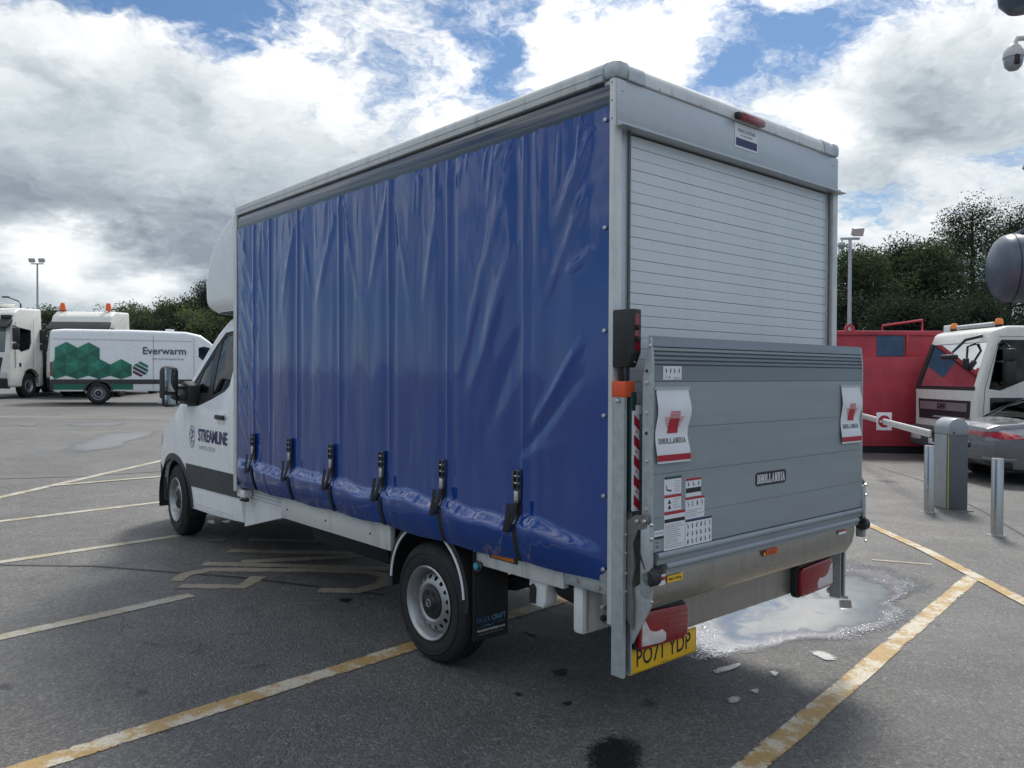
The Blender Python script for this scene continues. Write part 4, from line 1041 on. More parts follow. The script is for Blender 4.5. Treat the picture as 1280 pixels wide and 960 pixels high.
def build_cab():
    outer = solidify(cab_shell(), .035, -1)
    arch = MB()
    for s in (0, 1):
        arch.lathe([(.0001, -.05), (.405, -.05), (.405, .42), (.0001, .42)], 0, (-.05 if s == 0 else W-.32, 5.80, .47), BLACKP, seg=40, smooth=False)
    DLO = [(4.62, 2.125), (4.93, 2.105), (5.08, 1.99), (5.30, 1.79), (5.50, 1.60), (5.555, 1.475), (5.42, 1.415), (5.18, 1.425), (4.85, 1.50), (4.60, 1.57), (4.52, 1.62), (4.50, 1.95)]
    dlo = pm(DLO, 0, -.3, 2.4, BLACKP)
    ws = pm([(.02+CX-.80, 2.14), (CX+.78, 2.14), (CX+.84, 1.58), (CX-.84, 1.58)], 1, 4.85, 6.2, BLACKP)
    body = boolean(outer, [arch.mesh('a', 0), dlo, ws])
    # door cut out of the shell
    DOOR = [(4.42, 2.20), (4.90, 2.17), (5.12, 2.02), (5.46, 1.66), (5.53, 1.40), (5.44, 1.1), (5.42, .80), (5.30, .50), (4.42, .50)]
    cdx = (sum(p[0] for p in DOOR)/len(DOOR), sum(p[1] for p in DOOR)/len(DOOR))
    big = [(cdx[0]+(y-cdx[0])*1.006, cdx[1]+(z-cdx[1])*1.004) for y, z in DOOR]
    doors = [boolean(body.copy(), pm(DOOR, 0, a, b, BLACKP), 'INTERSECT') for a, b in ((-.2, .45), (1.57, 2.3))]
    body = boolean(body, [pm(big, 0, -.2, .45, BLACKP), pm(big, 0, 1.57, 2.3, BLACKP)])
    cab = link('cab', body, TRUCK)
    for d in doors: link('door', d, cab)
    # glass: thin inner skin cut to the openings
    skin = solidify(cab_shell(.014, GLASS), .005, -1)
    def pane(poly, axis, a, b, name, gm=GLASS):
        me = boolean(skin.copy(), pm(poly, axis, a, b, gm), 'INTERSECT')
        me.materials.clear(); me.materials.append(gm)
        return link(name, me, cab)
    MAIN = [(4.53, 2.09), (4.92, 2.075), (4.985, 2.01), (4.93, 1.62), (4.90, 1.53), (4.62, 1.60), (4.53, 1.66)]
    QTR = [(5.075, 1.93), (5.28, 1.75), (5.33, 1.62), (5.30, 1.55), (5.02, 1.55)]
    for a, b in ((-.3, .5), (1.5, 2.4)):
        pane(MAIN, 0, a, b, 'door_window'); pane(QTR, 0, a, b, 'quarter_window')
    pane([(CX-.82, 2.16), (CX+.82, 2.16), (CX+.86, 1.56), (CX-.86, 1.56)], 1, 4.87, 6.2, 'windscreen')
    # black surround = skin in the opening minus the panes
    fr = solidify(cab_shell(.010, BLACKP), .012, -1)
    fr = boolean(fr, dlo_big := pm([(4.62, 2.135), (4.94, 2.115), (5.09, 2.0), (5.31, 1.80), (5.51, 1.61), (5.57, 1.47), (5.42, 1.405), (5.18, 1.415), (4.85, 1.49), (4.60, 1.56), (4.51, 1.61), (4.49, 1.95)], 0, -.3, 2.4, BLACKP), 'INTERSECT')
    fr = boolean(fr, [pm(MAIN, 0, -.4, 2.5, BLACKP), pm(QTR, 0, -.4, 2.5, BLACKP)])
    fr = boolean(fr, pm([(-.5, 0), (6.5, 0), (6.5, 5), (-.5, 5)], 0, .42, 1.6, BLACKP))
    for a, b in ((-.5, 1.0), (1.0, 2.6)): link('window_frame', boolean(fr.copy(), pm([(3, 0), (7, 0), (7, 4), (3, 4)], 0, a, b, BLACKP), 'INTERSECT'), cab)
    # lower cladding and wheel-arch lips hugging the body
    cl = solidify(cab_shell(-.008, CLAD), .014, -1)
    band = [(4.24, .865), (5.44, .865), (5.44, 1.0), (5.30, .655), (4.24, .675)]
    band = [(4.235, .868), (5.46, .868), (5.41, .66), (4.235, .672)]
    for a, b in ((-.3, .35), (1.67, 2.4)):
        me = boolean(cl.copy(), pm(band, 0, a, b, CLAD), 'INTERSECT'); link('door_cladding', me, cab)
        ring = [(5.80+.47*math.cos(R_(t)), .47+.47*math.sin(R_(t))) for t in range(-2, 183, 8)]+[(5.80+.405*math.cos(R_(t)), .47+.405*math.sin(R_(t))) for t in range(182, -3, -8)]
        me = boolean(cl.copy(), pm(ring, 0, a, b, CLAD), 'INTERSECT'); me2 = boolean(me, pm([(5.80+.4*math.cos(R_(t)), .47+.4*math.sin(R_(t))) for t in range(0, 360, 10)], 0, -.4, 2.5, CLAD)); link('arch_lip', me2, cab)
    bp = boolean(cl.copy(), pm([(6.10, .38), (6.9, .38), (6.9, .80), (6.35, .80), (6.16, .74)], 0, -.3, 2.4, CLAD), 'INTERSECT'); link('bumper', bp, cab)
    # arch liner
    ln = MB()
    for s in (0, 1):
        x0 = .02 if s == 0 else W-.40
        ln.grid(lambda u, v: (x0+.38*v, 5.80+.412*math.cos(R_(-15+210*u)), .47+.412*math.sin(R_(-15+210*u))), 24, 1, DARKM)
        ln.box((.40 if s == 0 else W-.42, 5.3, .35), (.42 if s == 0 else W-.40, 6.3, 1.0), DARKM)
    ln.build('arch_liner', cab)
    # rear sill corner behind the door, interior, handle, mirror, lamps
    MB().box((.25, 5.25, 1.05), (1.77, 5.72, 1.42), SEATM, .08).box((.28, 4.28, .8), (1.74, 4.34, 2.1), SEATM).build('dashboard', cab)
    for x in (.28, 1.18):
        MB().box((x, 4.55, .9), (x+.5, 5.05, 1.1), SEATM, .05).box((x+.02, 4.42, 1.1), (x+.48, 4.56, 1.72), SEATM, .05).box((x+.13, 4.42, 1.74), (x+.37, 4.52, 1.95), SEATM, .04).build('seat', cab)
    sw = MB(); c = Vector((1.45, 5.16, 1.42)); M = Matrix.Translation(c) @ Matrix.Rotation(R_(-58), 4, 'X')
    sw.tube([(.19*math.cos(t), .19*math.sin(t), 0) for t in np.linspace(0, 2*math.pi, 25)], .014, BLACKP, 8, False, True, M); sw.box((-.18, -.03, -.02), (.18, .03, .01), BLACKP, .01, M); sw.build('steering_wheel', cab)
    for s in (0, 1):
        X = lambda x: x if s == 0 else W-x
        B = lambda m, a, b, mt, bev=.004: m.box((min(X(a[0]), X(b[0])), a[1], a[2]), (max(X(a[0]), X(b[0])), b[1], b[2]), mt, bev)
        h = MB(); B(h, (.012, 4.50, 1.325), (.035, 4.70, 1.365), BLACKP, .012); B(h, (.032, 4.53, 1.29), (.046, 4.68, 1.385), WHITE, .006); h.build('door_handle', cab)
        m = MB(); B(m, (-.235, 5.30, 1.415), (-.075, 5.43, 1.80), BLACKP, .05); B(m, (-.09, 5.28, 1.47), (.06, 5.36, 1.525), BLACKP, .015); B(m, (-.09, 5.30, 1.58), (.075, 5.40, 1.615), BLACKP, .012)
        m.prism([(5.20, 1.44), (5.48, 1.44), (5.50, 1.58), (5.36, 1.66), (5.22, 1.62)], 0, *sorted((X(-.03), X(.085))), BLACKP, bev=.015)
        o = m.build('wing_mirror', cab)
        g = MB(); B(g, (-.215, 5.2945, 1.56), (-.115, 5.299, 1.775), MIRROR, .002); B(g, (-.215, 5.2945, 1.44), (-.115, 5.299, 1.53), MIRROR, .002); g.build('mirror_glass', cab)
        g = MB(); B(g, (-.238, 5.33, 1.45), (-.225, 5.42, 1.50), CLEARL, .004); g.build('mirror_indicator', cab)
        hl = MB(); a, b = ((-.3, .45) if s == 0 else (1.57, 2.4))
        me = boolean(solidify(cab_shell(-.006, CLEARL), .01, -1), pm([(6.22, 1.02), (6.60, .90), (6.64, 1.06), (6.40, 1.20), (6.24, 1.22)], 0, a, b, CLEARL), 'INTERSECT'); me.materials.clear(); me.materials.append(CLEARL); link('headlight', me, cab)
    gr = MB().box((CX-.45, 6.74, .70), (CX+.45, 6.785, .95), BLACKP, .02)
    for k in range(3): gr.box((CX-.43, 6.78, .74+k*.07), (CX+.43, 6.79, .765+k*.07), CHROME)
    gr.build('grille', cab)
    # decals
    t = MB(); put_text(t, 'STREAMLINE', .155, (.0345, 4.80, 1.155), 'L', NAVY, sx=.80, bold=.004, space=.98); t.build('door_lettering', cab)
    t = MB(); put_text(t, 'SHIPPING GROUP', .055, (.0345, 4.93, 1.045), 'L', GREYI, sx=.9); t.build('door_lettering', cab)
    e = MB()
    cy, cz = 5.30, 1.135; x = .0325
    e.add(*ring_faces(x, cy, cz, .070, .105, .007), m=NAVY)
    for a, b, w_ in (((-.02, .07), (.03, .0), .022), ((.03, .0), (-.03, -.01), .02), ((-.03, -.01), (.01, -.08), .022), ((.035, .06), (.0, .02), .015), ((-.045, .03), (-.01, .0), .014), ((.02, -.03), (.05, -.06), .014)):
        d = Vector((b[0]-a[0], b[1]-a[1])).normalized(); n = Vector((-d.y, d.x))*w_*.5
        e.quad([(x, cy-(a[0]+n.x), cz+a[1]+n.y), (x, cy-(b[0]+n.x*.3), cz+b[1]+n.y*.3), (x, cy-(b[0]-n.x*.3), cz+b[1]-n.y*.3), (x, cy-(a[0]-n.x), cz+a[1]-n.y)], NAVY)
    e.build('door_emblem', cab)
    return cab
def ring_faces(x, cy, cz, ry, rz, t, n=28):
    vs = []
    for k in range(n):
        a = 2*math.pi*k/n
        vs += [(x, cy-ry*math.cos(a), cz+rz*math.sin(a)), (x, cy-(ry-t)*math.cos(a), cz+(rz-t)*math.sin(a))]
    return vs, [(2*k, 2*k+1, (2*k+3) % (2*n), (2*k+2) % (2*n)) for k in range(n)]
CAB = build_cab()

# ================================================================== BARRIER AND BOLLARDS
def on_ground(px, py): p = gp(px, py); return p
bp_ = gp(1188, 636)
BAR = thing('parking_barrier', 'grey rounded-top barrier housing with white boom beside steel bollards', 'barrier', bp_, 0)
def arch_profile(w, h, r=None):
    r = w/2; return [(-r, 0), (r, 0)]+[(r*math.cos(a), h-r+r*math.sin(a)) for a in np.linspace(0, math.pi, 15)]
m = MB().prism([(-.135, 0), (.135, 0), (.135, 1.0), (-.135, 1.0)], 1, -.17, .17, GREYB, bev=.02); m.build('housing', BAR)
hood = MB().prism([(-.138, .985), (.138, .985)]+[(.138*math.cos(a), 1.05+.15*math.sin(a)) for a in np.linspace(0, math.pi, 15)], 1, -.175, .175, GREYB2, bev=.012); hood.bolt((-.06, -.175, 1.01), -2, .014, .004, INK); hood.build('hood', BAR)
MB().box((-.141, -.15, .02), (-.1355, .15, .98), GREYB2, .002).build('side_panel', BAR)
MB().box((-.132, -.1735, .02), (-.122, -.1705, .98), mat('yellow_strip', (.55, .50, .03), .5)).build('edge_strip', BAR)
ad = Vector((1.15, 4.65, 0)); ad.normalize(); a0 = Vector((-.16, .22, .97))
inv = Matrix.Rotation(0, 3, 'Z'); adl = inv @ ad
boom = MB()
q = adl.to_track_quat('Y', 'Z').to_matrix().to_4x4(); MM = Matrix.Translation(a0) @ q
boom.box((-.02, .0, -.05), (.02, 6.2, .05), mat('boom_white', (.66, .66, .63), .35), .015, MM); boom.box((-.023, .02, -.012), (.023, 6.1, -.006), GREYB2, 0, MM); boom.box((-.023, .02, .012), (.023, 6.1, .018), GREYB2, 0, MM)
boom.build('boom', BAR)
MB().box((-.13, .17, .86), (.10, .24, 1.08), BLACKP, .015).build('boom_bracket', BAR)
sg = MB(); MS = Matrix.Translation(a0+adl*3.05) 
sg.box((-.13, -.045, -.15), (.13, -.035, .15), PAPER, .004, MS); sg.lathe([(.105, -.0465), (.001, -.0465)], 1, (0, 0, 0), REDI, seg=24, M=MS); sg.box((-.08, -.049, -.018), (.08, -.047, .018), PAPER, 0, MS); sg.build('no_entry_sign', BAR)
MB().box((.135, -.05, .78), (.19, .05, .92), BLACKP, .01).lathe([(.045, 0), (.045, .05), (.03, .055), (.001, .05)], 0, (.185, 0, .85), BLACKP, seg=18).lathe([(.026, 0), (.001, .002)], 0, (.242, 0, .85), CHROME, seg=14).build('drive_socket', BAR)
MB().box((-.18, -.21, -.02), (.19, .21, .008), mat('concrete_pad', (.16, .155, .145), .9, var=.2), .004).build('base_pad', BAR)

bol = MB().lathe([(.061, -.05), (.061, .845), (.058, .852), (.001, .853)], 2, (0, 0, 0), STAIN, seg=32).mesh('post', 40)
fl = MB().lathe([(.10, -.02), (.10, .006), (.062, .010)], 2, (0, 0, 0), STAIN, seg=32).mesh('base_collar', 40)
for px, py, lab in ((1161, 640, 'brushed steel bollard close against the barrier housing'), (1246, 669, 'brushed steel bollard standing alone in front of silver car')):
    t = thing('bollard', lab, 'bollard', gp(px, py), group='steel bollards by the barrier'); link('post', bol, t); link('base_collar', fl, t)

# ================================================================== RED CONTAINER
cx0, cy0 = 6.3, 17.65
CON = thing('skip_container', 'red steel skip container with blue patch behind barrier boom', 'skip', (cx0, cy0, gz(cx0, cy0)-.02))
m = MB().box((0, .10, .12), (6.2, 2.4, 2.62), REDPT); m.box((-.03, .06, 2.58), (6.23, 2.44, 2.68), REDPT, .01); m.build('body', CON)
m = MB().box((-.02, 0, .14), (6.22, .1, 2.1), REDPT, .01); m.build('lower_panel', CON)
MB().box((1.74, .09, 2.12), (2.35, .0985, 2.58), BLUEPT).build('blue_patch', CON)
for x in (0.05, 2.38, 3.6, 4.9): MB().box((x, .06, 2.1), (x+.07, .1, 2.6), REDPT, .008).build('stiffener', CON)
MB().box((0, .02, -.05), (6.2, 2.4, .14), DARKM).build('skid', CON)
m = MB().lathe([(.11, -.025), (.11, .025), (.045, .025), (.045, -.025)], 1, (1.15, .12, 2.72), REDPT, seg=20, close=True); m.build('lifting_eye', CON)
m = MB().tube([(2.05, .5, 2.66), (2.05, .5, 2.82), (2.95, .5, 2.95), (2.95, .5, 2.66)], .025, REDPT); m.build('top_rail', CON)

# ================================================================== WHITE CAB TRUCK (RIGHT)
DX, DY = 8.62, 14.92
RT = thing('lorry', 'cream white rigid lorry with dark grille and two amber beacons beside red container', 'truck', (DX, DY, gz(DX, DY+1.1)), 0)
# local: -x is the nose, y across 0..2.28
def safe_cut(me, cuts):
    for c in cuts:
        r = boolean(me.copy(), c, angle=30)
        if len(r.polygons) > 50: me = r
        else: print('CUT FAILED', len(r.polygons))
    return me
def cab_box(profile, w, m, bev=.05, taper=.04):
    """side profile (x,z) extruded over the width, bevelled"""
    bm = bmesh.new(); n = len(profile)
    a = [bm.verts.new((x, 0, z)) for x, z in profile]; b = [bm.verts.new((x, w, z)) for x, z in profile]
    bm.faces.new(a[::-1]); bm.faces.new(b)
    for i in range(n): bm.faces.new((a[i], a[(i+1) % n], b[(i+1) % n], b[i]))
    bmesh.ops.recalc_face_normals(bm, faces=bm.faces[:])
    zmx = max(p[1] for p in profile)
    for v in bm.verts:
        if v.co.z > zmx*.6: v.co.y += (taper if v.co.y < w/2 else -taper)*(v.co.z-zmx*.6)/(zmx*.4)
    bmesh.ops.bevel(bm, geom=bm.edges[:], offset=bev, segments=4, profile=.5, affect='EDGES', clamp_overlap=True)
    return MB().bm(bm, m, True).mesh('cab', 40)
prof = [(.0, .42), (.0, 1.50), (.36, 2.60), (.62, 2.68), (2.0, 2.68), (2.0, .42)]
me = cab_box(prof, 2.28, CREAM, .075, .07)
win = pm([(.24, 1.49), (.46, 1.46), (.95, 1.66), (1.75, 1.66), (1.75, 2.40), (.50, 2.40), (.43, 2.33)], 1, -.2, 2.5, BLACKP)
low = pm([(.62, 1.0), (1.75, 1.0), (1.75, 1.30), (.62, 1.30)], 1, -.2, .2, BLACKP)
wsc = pm([(.10, 1.52), (2.18, 1.52), (2.12, 2.38), (.16, 2.38)], 0, -.5, .42, BLACKP)
inside = pm([(.14, .9), (.12, 1.48), (.46, 2.46), (.62, 2.54), (1.9, 2.54), (1.9, .9)], 1, .15, 2.13, SEATM)
arch = MB().lathe([(.0001, -.1), (.50, -.1), (.50, .5), (.0001, .5)], 1, (.78, -.05, .46), DARKM, seg=36, smooth=False).mesh('a', 0)
arch2 = MB().lathe([(.0001, -.1), (.50, -.1), (.50, .5), (.0001, .5)], 1, (.78, 1.93, .46), DARKM, seg=36, smooth=False).mesh('a', 0)
me = safe_cut(me, [inside, win, wsc, arch, arch2])
cab2 = link('cab', me, RT)
def cutline(name, pts, y, parent, m=INK, w=.008):
    mb = MB()
    for a, b in zip(pts[:-1], pts[1:]):
        d = Vector((b[0]-a[0], b[1]-a[1])).normalized(); n = Vector((-d.y, d.x))*w/2
        mb.add([(a[0]+n.x, y, a[1]+n.y), (b[0]+n.x, y, b[1]+n.y), (b[0]-n.x, y, b[1]-n.y), (a[0]-n.x, y, a[1]-n.y)], [(0, 1, 2, 3)], m)
    return mb.build(name, parent)
def tilted(poly_yz, m, name, parent, th=.01, off=0.0):
    """panel on the sloping windscreen: poly in (y, z)"""
    fx = lambda z: np.interp(z, [.42, .75, 1.50, 2.52], [0, 0, 0, .333])
    V = [(fx(z)-off, y, z) for y, z in poly_yz]+[(fx(z)-off+th, y, z) for y, z in poly_yz]; n = len(poly_yz)
    return MB().add(V, [list(range(n)), list(range(n, 2*n))[::-1]]+[(i, (i+1) % n, n+(i+1) % n, n+i) for i in range(n)], m).build(name, parent)
tilted([(.08, 1.50), (2.20, 1.50), (2.14, 2.40), (.14, 2.40)], GLASS, 'windscreen', cab2, .008, -.02)
tilted([(.06, 1.46), (2.22, 1.46), (2.22, 1.53), (.06, 1.53)], BLACKP, 'scuttle', cab2, .02, .004)
tilted([(2.12, 1.50), (2.25, 1.50), (2.20, 2.40), (2.08, 2.40)], BLACKP, 'pillar_trim', cab2, .02, .004)
tilted([(.22, .86), (2.06, .86), (2.10, 1.26), (.18, 1.26)], BLACKP, 'grille', cab2, .03, .012)
tilted([(.28, 1.05), (2.0, 1.05), (2.0, 1.21), (.28, 1.21)], mat('grille_silver', (.30, .31, .33), .35, .5), 'grille_bar', cab2, .02, .03)
t = MB(); vs, fs = text_geo('DAF', .15, bold=.006); t.add([(-.052, 1.14-x, 1.13+y) for x, y in vs], fs, INK); t.build('badge', cab2)
tilted([(.3, .90), (1.5, .90), (1.45, .935), (.35, .935)], GREYI, 'grille_trim', cab2, .01, .026)
MB().prism([(-.10, .30), (-.12, .58), (-.02, .72), (.28, .72), (.28, .30)], 1, -.01, 2.29, mat('bumper_grey', (.09, .10, .11), .5), bev=.03).build('bumper', cab2)
for y in (.12, 1.78): MB().box((-.135, y, .42), (-.10, y+.38, .60), CLEARL, .015).build('headlight', cab2)
MB().box((-.128, .94, .36), (-.122, 1.46, .47), PAPER, .002).build('front_plate', cab2)
for y in (-.004, 2.274): MB().prism([(.23, 1.48), (.46, 1.45), (.95, 1.65), (1.76, 1.65), (1.76, 2.41), (.49, 2.41), (.42, 2.33)], 1, y+.055 if y < 1 else y-.055, y+.061 if y < 1 else y-.049, GLASSD).build('door_window', cab2)
MB().box((.26, -.004, 1.05), (1.75, .012, 1.33), GLASSD, .002).build('lower_window', cab2)
cutline('door_gap', [(.40, 2.40), (.16, 1.5), (.13, 1.0)], -.003, cab2); cutline('door_gap', [(.42, 2.47), (1.85, 2.47), (1.85, .95)], .015, cab2)
for x, y in ((.62, .35), (.62, 1.9)):
    MB().lathe([(.07, 0), (.075, .03), (.07, .04)], 2, (x, y, 2.675), BLACKP, seg=20).build('beacon_base', cab2)
    MB().lathe([(.065, 0), (.07, .04), (.066, .09), (.045, .12), (.001, .125)], 2, (x, y, 2.71), mat('beacon_amber', (.85, .24, .02), .25, coat=.4), seg=20).build('beacon', cab2)
MB().tube([(.62, .5, 2.73), (.62, 1.75, 2.73)], .045, GALV, 12).box((.55, 1.95, 2.66), (.75, 2.2, 2.80), PAPER, .02).build('light_bar', cab2)
# mirrors on arms
m = MB().tube([(.30, .35, 2.50), (.02, .42, 2.42), (-.18, .50, 2.18)], [.035, .03, .022], BLACKP); m.box((-.34, .38, 2.05), (-.12, .66, 2.14), BLACKP, .03); m.build('kerb_mirror', cab2)
m = MB().tube([(.28, .52, 2.36), (.14, .55, 2.30), (.12, .55, 2.0)], [.03, .022, .02], BLACKP); m.box((.07, .50, 1.86), (.16, .62, 2.08), BLACKP, .03); m.build('front_mirror', cab2)
for s in (0, 1):
    y0 = -.28 if s == 0 else 2.30
    m = MB().box((.44, y0, 2.02), (.58, y0+.24, 2.24), BLACKP, .03).box((.44, y0, 1.62), (.58, y0+.24, 2.0), BLACKP, .03).tube([(.52, y0+.12, 2.26), (.55, .02 if s == 0 else 2.26, 2.34)], .018, BLACKP).tube([(.52, y0+.12, 1.66), (.5, .02 if s == 0 else 2.26, 1.56)], .018, BLACKP)
    m.build('door_mirror', cab2)
MB().box((.16, .1, 1.2), (.5, 2.18, 1.48), mat('dash_grey', (.12, .13, .13), .7), .05).build('dashboard', cab2)
for y in (.3, 1.4): MB().box((.95, y, 1.1), (1.4, y+.5, 1.3), SEATM, .04).box((1.35, y, 1.3), (1.5, y+.5, 2.1), SEATM, .05).build('seat', cab2)
MB().box((2.1, .15, .75), (7.0, .35, .95), DARKM).box((2.1, 1.93, .75), (7.0, 2.13, .95), DARKM).build('chassis', RT)
m = MB().box((2.15, -.08, 1.0), (7.0, 2.36, 1.12), CREAM, .01).box((2.15, -.08, 1.12), (2.22, 2.36, 2.0), CREAM, .01); m.build('flat_bed', RT)
WT = wheel_meshes(.46, .28, .26)
for x in (.78, 5.2):
    wheel(RT, (x, .18, .46), R_(90), meshes=WT); wheel(RT, (x, 2.10, .46), R_(-90), meshes=WT)

# ================================================================== SILVER CAR
cxr, cyr = 7.62, 12.75
CAR = thing('saloon_car', 'silver saloon car with slim red tail lamp parked behind barrier', 'car', (cxr, cyr+.92, gz(cxr+1.5, cyr)), R_(-90+4))
# local frame: y = forward (to world +x), x = right of car
CK = [ # y, zb, zt, wb, wm, wt, zm, r
 (0, .42, .80, .60, .66, .58, .70, .06), (.06, .34, .93, .78, .82, .68, .74, .08), (.18, .30, .985, .86, .89, .72, .76, .08), (.35, .28, 1.0, .89, .915, .74, .78, .08), (.62, .26, 1.02, .90, .92, .74, .80, .08), (.80, .25, 1.06, .90, .925, .72, .82, .09), (1.15, .23, 1.25, .90, .925, .66, .84, .13),
 (1.55, .22, 1.40, .90, .925, .62, .86, .16), (2.0, .22, 1.455, .90, .925, .60, .87, .17), (2.6, .22, 1.45, .90, .925, .60, .87, .17), (3.0, .22, 1.36, .90, .92, .62, .87, .15), (3.4, .22, 1.15, .90, .92, .67, .86, .11), (3.65, .22, 1.0, .89, .915, .70, .82, .08), (4.1, .22, .94, .88, .90, .68, .76, .09), (4.5, .24, .83, .82, .84, .62, .68, .1), (4.72, .28, .72, .66, .70, .52, .6, .1), (4.8, .34, .62, .5, .54, .44, .52, .06)]
def car_shell(sh=0.0, m=CARP):
    def prof(p):
        y, h = body_prof(p); return y, [(max(0, x-sh) if x > 0 else 0, z-sh if z > .9 else z) for x, z in h]
    return loft(interp(CK, .08), prof, m, 0)
cb = solidify(car_shell(), .03, -1)
ar = MB()
for y in (.98, 3.78):
    for x in (-1.1, .72): ar.lathe([(.0001, 0), (.345, 0), (.345, .38), (.0001, .38)], 0, (x, y, .33), DARKM, seg=32, smooth=False)
SW = [(1.20, .95), (3.30, .95), (3.05, 1.18), (2.7, 1.34), (2.0, 1.38), (1.6, 1.31)]
RW = [(-.60, 1.06), (.60, 1.06), (.50, 1.37), (-.50, 1.37)]
cb = boolean(cb, [ar.mesh('a', 0), pm(SW, 0, -1.2, 1.2, DARKM), pm(RW, 1, .78, 1.65, DARKM), pm([(-.64, 1.03), (.64, 1.03), (.52, 1.38), (-.52, 1.38)], 1, 2.75, 3.7, DARKM)])
carb = link('body', cb, CAR)
gs = solidify(car_shell(.012, GLASSD), .005, -1)
def cpane(poly, axis, a, b, name):
    me = boolean(gs.copy(), pm(poly, axis, a, b, GLASSD), 'INTERSECT'); me.materials.clear(); me.materials.append(GLASSD); return link(name, me, carb)
ex = lambda P, k=1.03: [((x-sum(p[0] for p in P)/len(P))*k+sum(p[0] for p in P)/len(P), (z-sum(p[1] for p in P)/len(P))*k+sum(p[1] for p in P)/len(P)) for x, z in P]
cpane(ex(SW), 0, -1.2, -.3, 'side_window'); cpane(ex(SW), 0, .3, 1.2, 'side_window'); cpane(ex(RW), 1, .75, 1.7, 'rear_window'); cpane(ex([(-.64, 1.03), (.64, 1.03), (.52, 1.38), (-.52, 1.38)]), 1, 2.7, 3.75, 'windscreen')
ls = solidify(car_shell(-.006, REDL), .012, -1)
for a, b in ((-1.2, -.22), (.22, 1.2)):
    s_ = -1 if a < 0 else 1
    me = boolean(ls.copy(), pm([(-.3, .79), (.02, .80), (.22, .765), (.50, .775), (.40, .85), (.14, .885), (-.3, .875)], 0, a, b, REDL), 'INTERSECT'); me.materials.clear(); me.materials.append(REDL); link('tail_lamp', me, carb)
me = boolean(ls.copy(), pm([(-.3, .845), (.1, .845), (.1, .865), (-.3, .865)], 0, -.25, .25, REDL), 'INTERSECT'); me.materials.clear(); me.materials.append(REDL); link('light_strip', me, carb)
bs = solidify(car_shell(-.006, BLACKP), .012, -1)
me = boolean(bs, pm([(-.3, .2), (.34, .2), (.30, .40), (-.3, .44)], 0, -1.2, 1.2, BLACKP), 'INTERSECT'); me.materials.clear(); me.materials.append(BLACKP); link('rear_diffuser', me, carb)
cs_ = solidify(car_shell(-.009, CHROME), .012, -1)
me = boolean(cs_, pm([(-.3, .46), (.36, .44), (.36, .452), (-.3, .475)], 0, -1.2, 1.2, CHROME), 'INTERSECT'); me.materials.clear(); me.materials.append(CHROME); link('bumper_trim', me, carb)
MB().box((-.26, .015, .60), (.26, .03, .71), YELLOWP, .003).build('number_plate', carb)
MB().box((-.6, 1.2, .55), (.6, 1.9, 1.0), SEATM, .1).box((-.6, 2.2, .55), (.6, 2.8, 1.1), SEATM, .1).build('seats', carb)
WC = wheel_meshes(.33, .21, .22)
for y in (.98, 3.78):
    wheel(CAR, (-.80, y, .33), 0, meshes=WC); wheel(CAR, (.80, y, .33), math.pi, meshes=WC)

# ================================================================== PANEL VAN
vr = gp(123, 506)
VT = R_(24)
hd = Vector((math.cos(VT), math.sin(VT), 0)); sdv = Vector((-math.sin(VT), math.cos(VT), 0))
VO = vr - hd*1.50 + sdv*.95
VAN = thing('panel_van', 'white panel van with green hexagon graphics parked in front of white lorries', 'van', (VO.x, VO.y, gz(VO.x, VO.y)+.0), VT-math.pi/2)
VAN.rotation_euler = (0, 0, VT-math.pi/2)
VK = [(0, .48, 2.52, .90, .93, .80, 1.2, .12), (.05, .46, 2.60, .94, .975, .83, 1.2, .13), (.4, .44, 2.64, .95, .985, .83, 1.2, .14), (2.5, .44, 2.66, .95, .985, .83, 1.2, .14), (4.4, .44, 2.63, .95, .985, .83, 1.2, .14), (4.9, .44, 2.52, .95, .985, .82, 1.25, .14), (5.2, .44, 2.30, .95, .985, .83, 1.3, .13), (5.6, .44, 1.9, .955, .985, .87, 1.35, .1), (6.0, .44, 1.52, .96, .985, .90, 1.3, .08), (6.4, .42, 1.36, .93, .95, .82, 1.12, .14), (6.75, .42, 1.15, .82, .85, .68, .95, .16), (6.95, .44, .88, .6, .62, .5, .76, .1)]
def van_shell(sh=0.0, m=WHITE):
    def prof(p):
        y, h = body_prof(p); return y, [(max(0, x-sh) if x > 0 else 0, z) for x, z in h]
    return loft(interp(VK, .15), prof, m, 0)
vb = solidify(van_shell(), .03, -1); ar = MB()
for y in (1.50, 5.85):
    for x in (-1.1, .70): ar.lathe([(.0001, 0), (.41, 0), (.41, .40), (.0001, .40)], 0, (x, y, .42), DARKM, seg=32, smooth=False)
VW = [(5.02, 2.10), (5.30, 2.02), (5.62, 1.7), (5.66, 1.5), (5.0, 1.55), (4.82, 1.7), (4.82, 2.05)]
van_arch = ar.mesh('a', 0)
vb = boolean(vb, [van_arch.copy(), pm(VW, 0, -1.3, 1.3, DARKM), pm([(-.82, 1.62), (.82, 1.62), (.74, 2.28), (-.74, 2.28)], 1, 4.9, 6.3, DARKM)])
vbody = link('body', vb, VAN)
gs = solidify(van_shell(.012, GLASSD), .006, -1)
for a, b in ((-1.3, -.3), (.3, 1.3)):
    me = boolean(gs.copy(), pm(ex(VW, 1.02), 0, a, b, GLASSD), 'INTERSECT'); me.materials.clear(); me.materials.append(GLASSD); link('door_window', me, vbody)
me = boolean(gs.copy(), pm([(-.86, 1.58), (.86, 1.58), (.78, 2.3), (-.78, 2.3)], 1, 4.9, 6.4, GLASSD), 'INTERSECT'); me.materials.clear(); me.materials.append(GLASSD); link('windscreen', me, vbody)
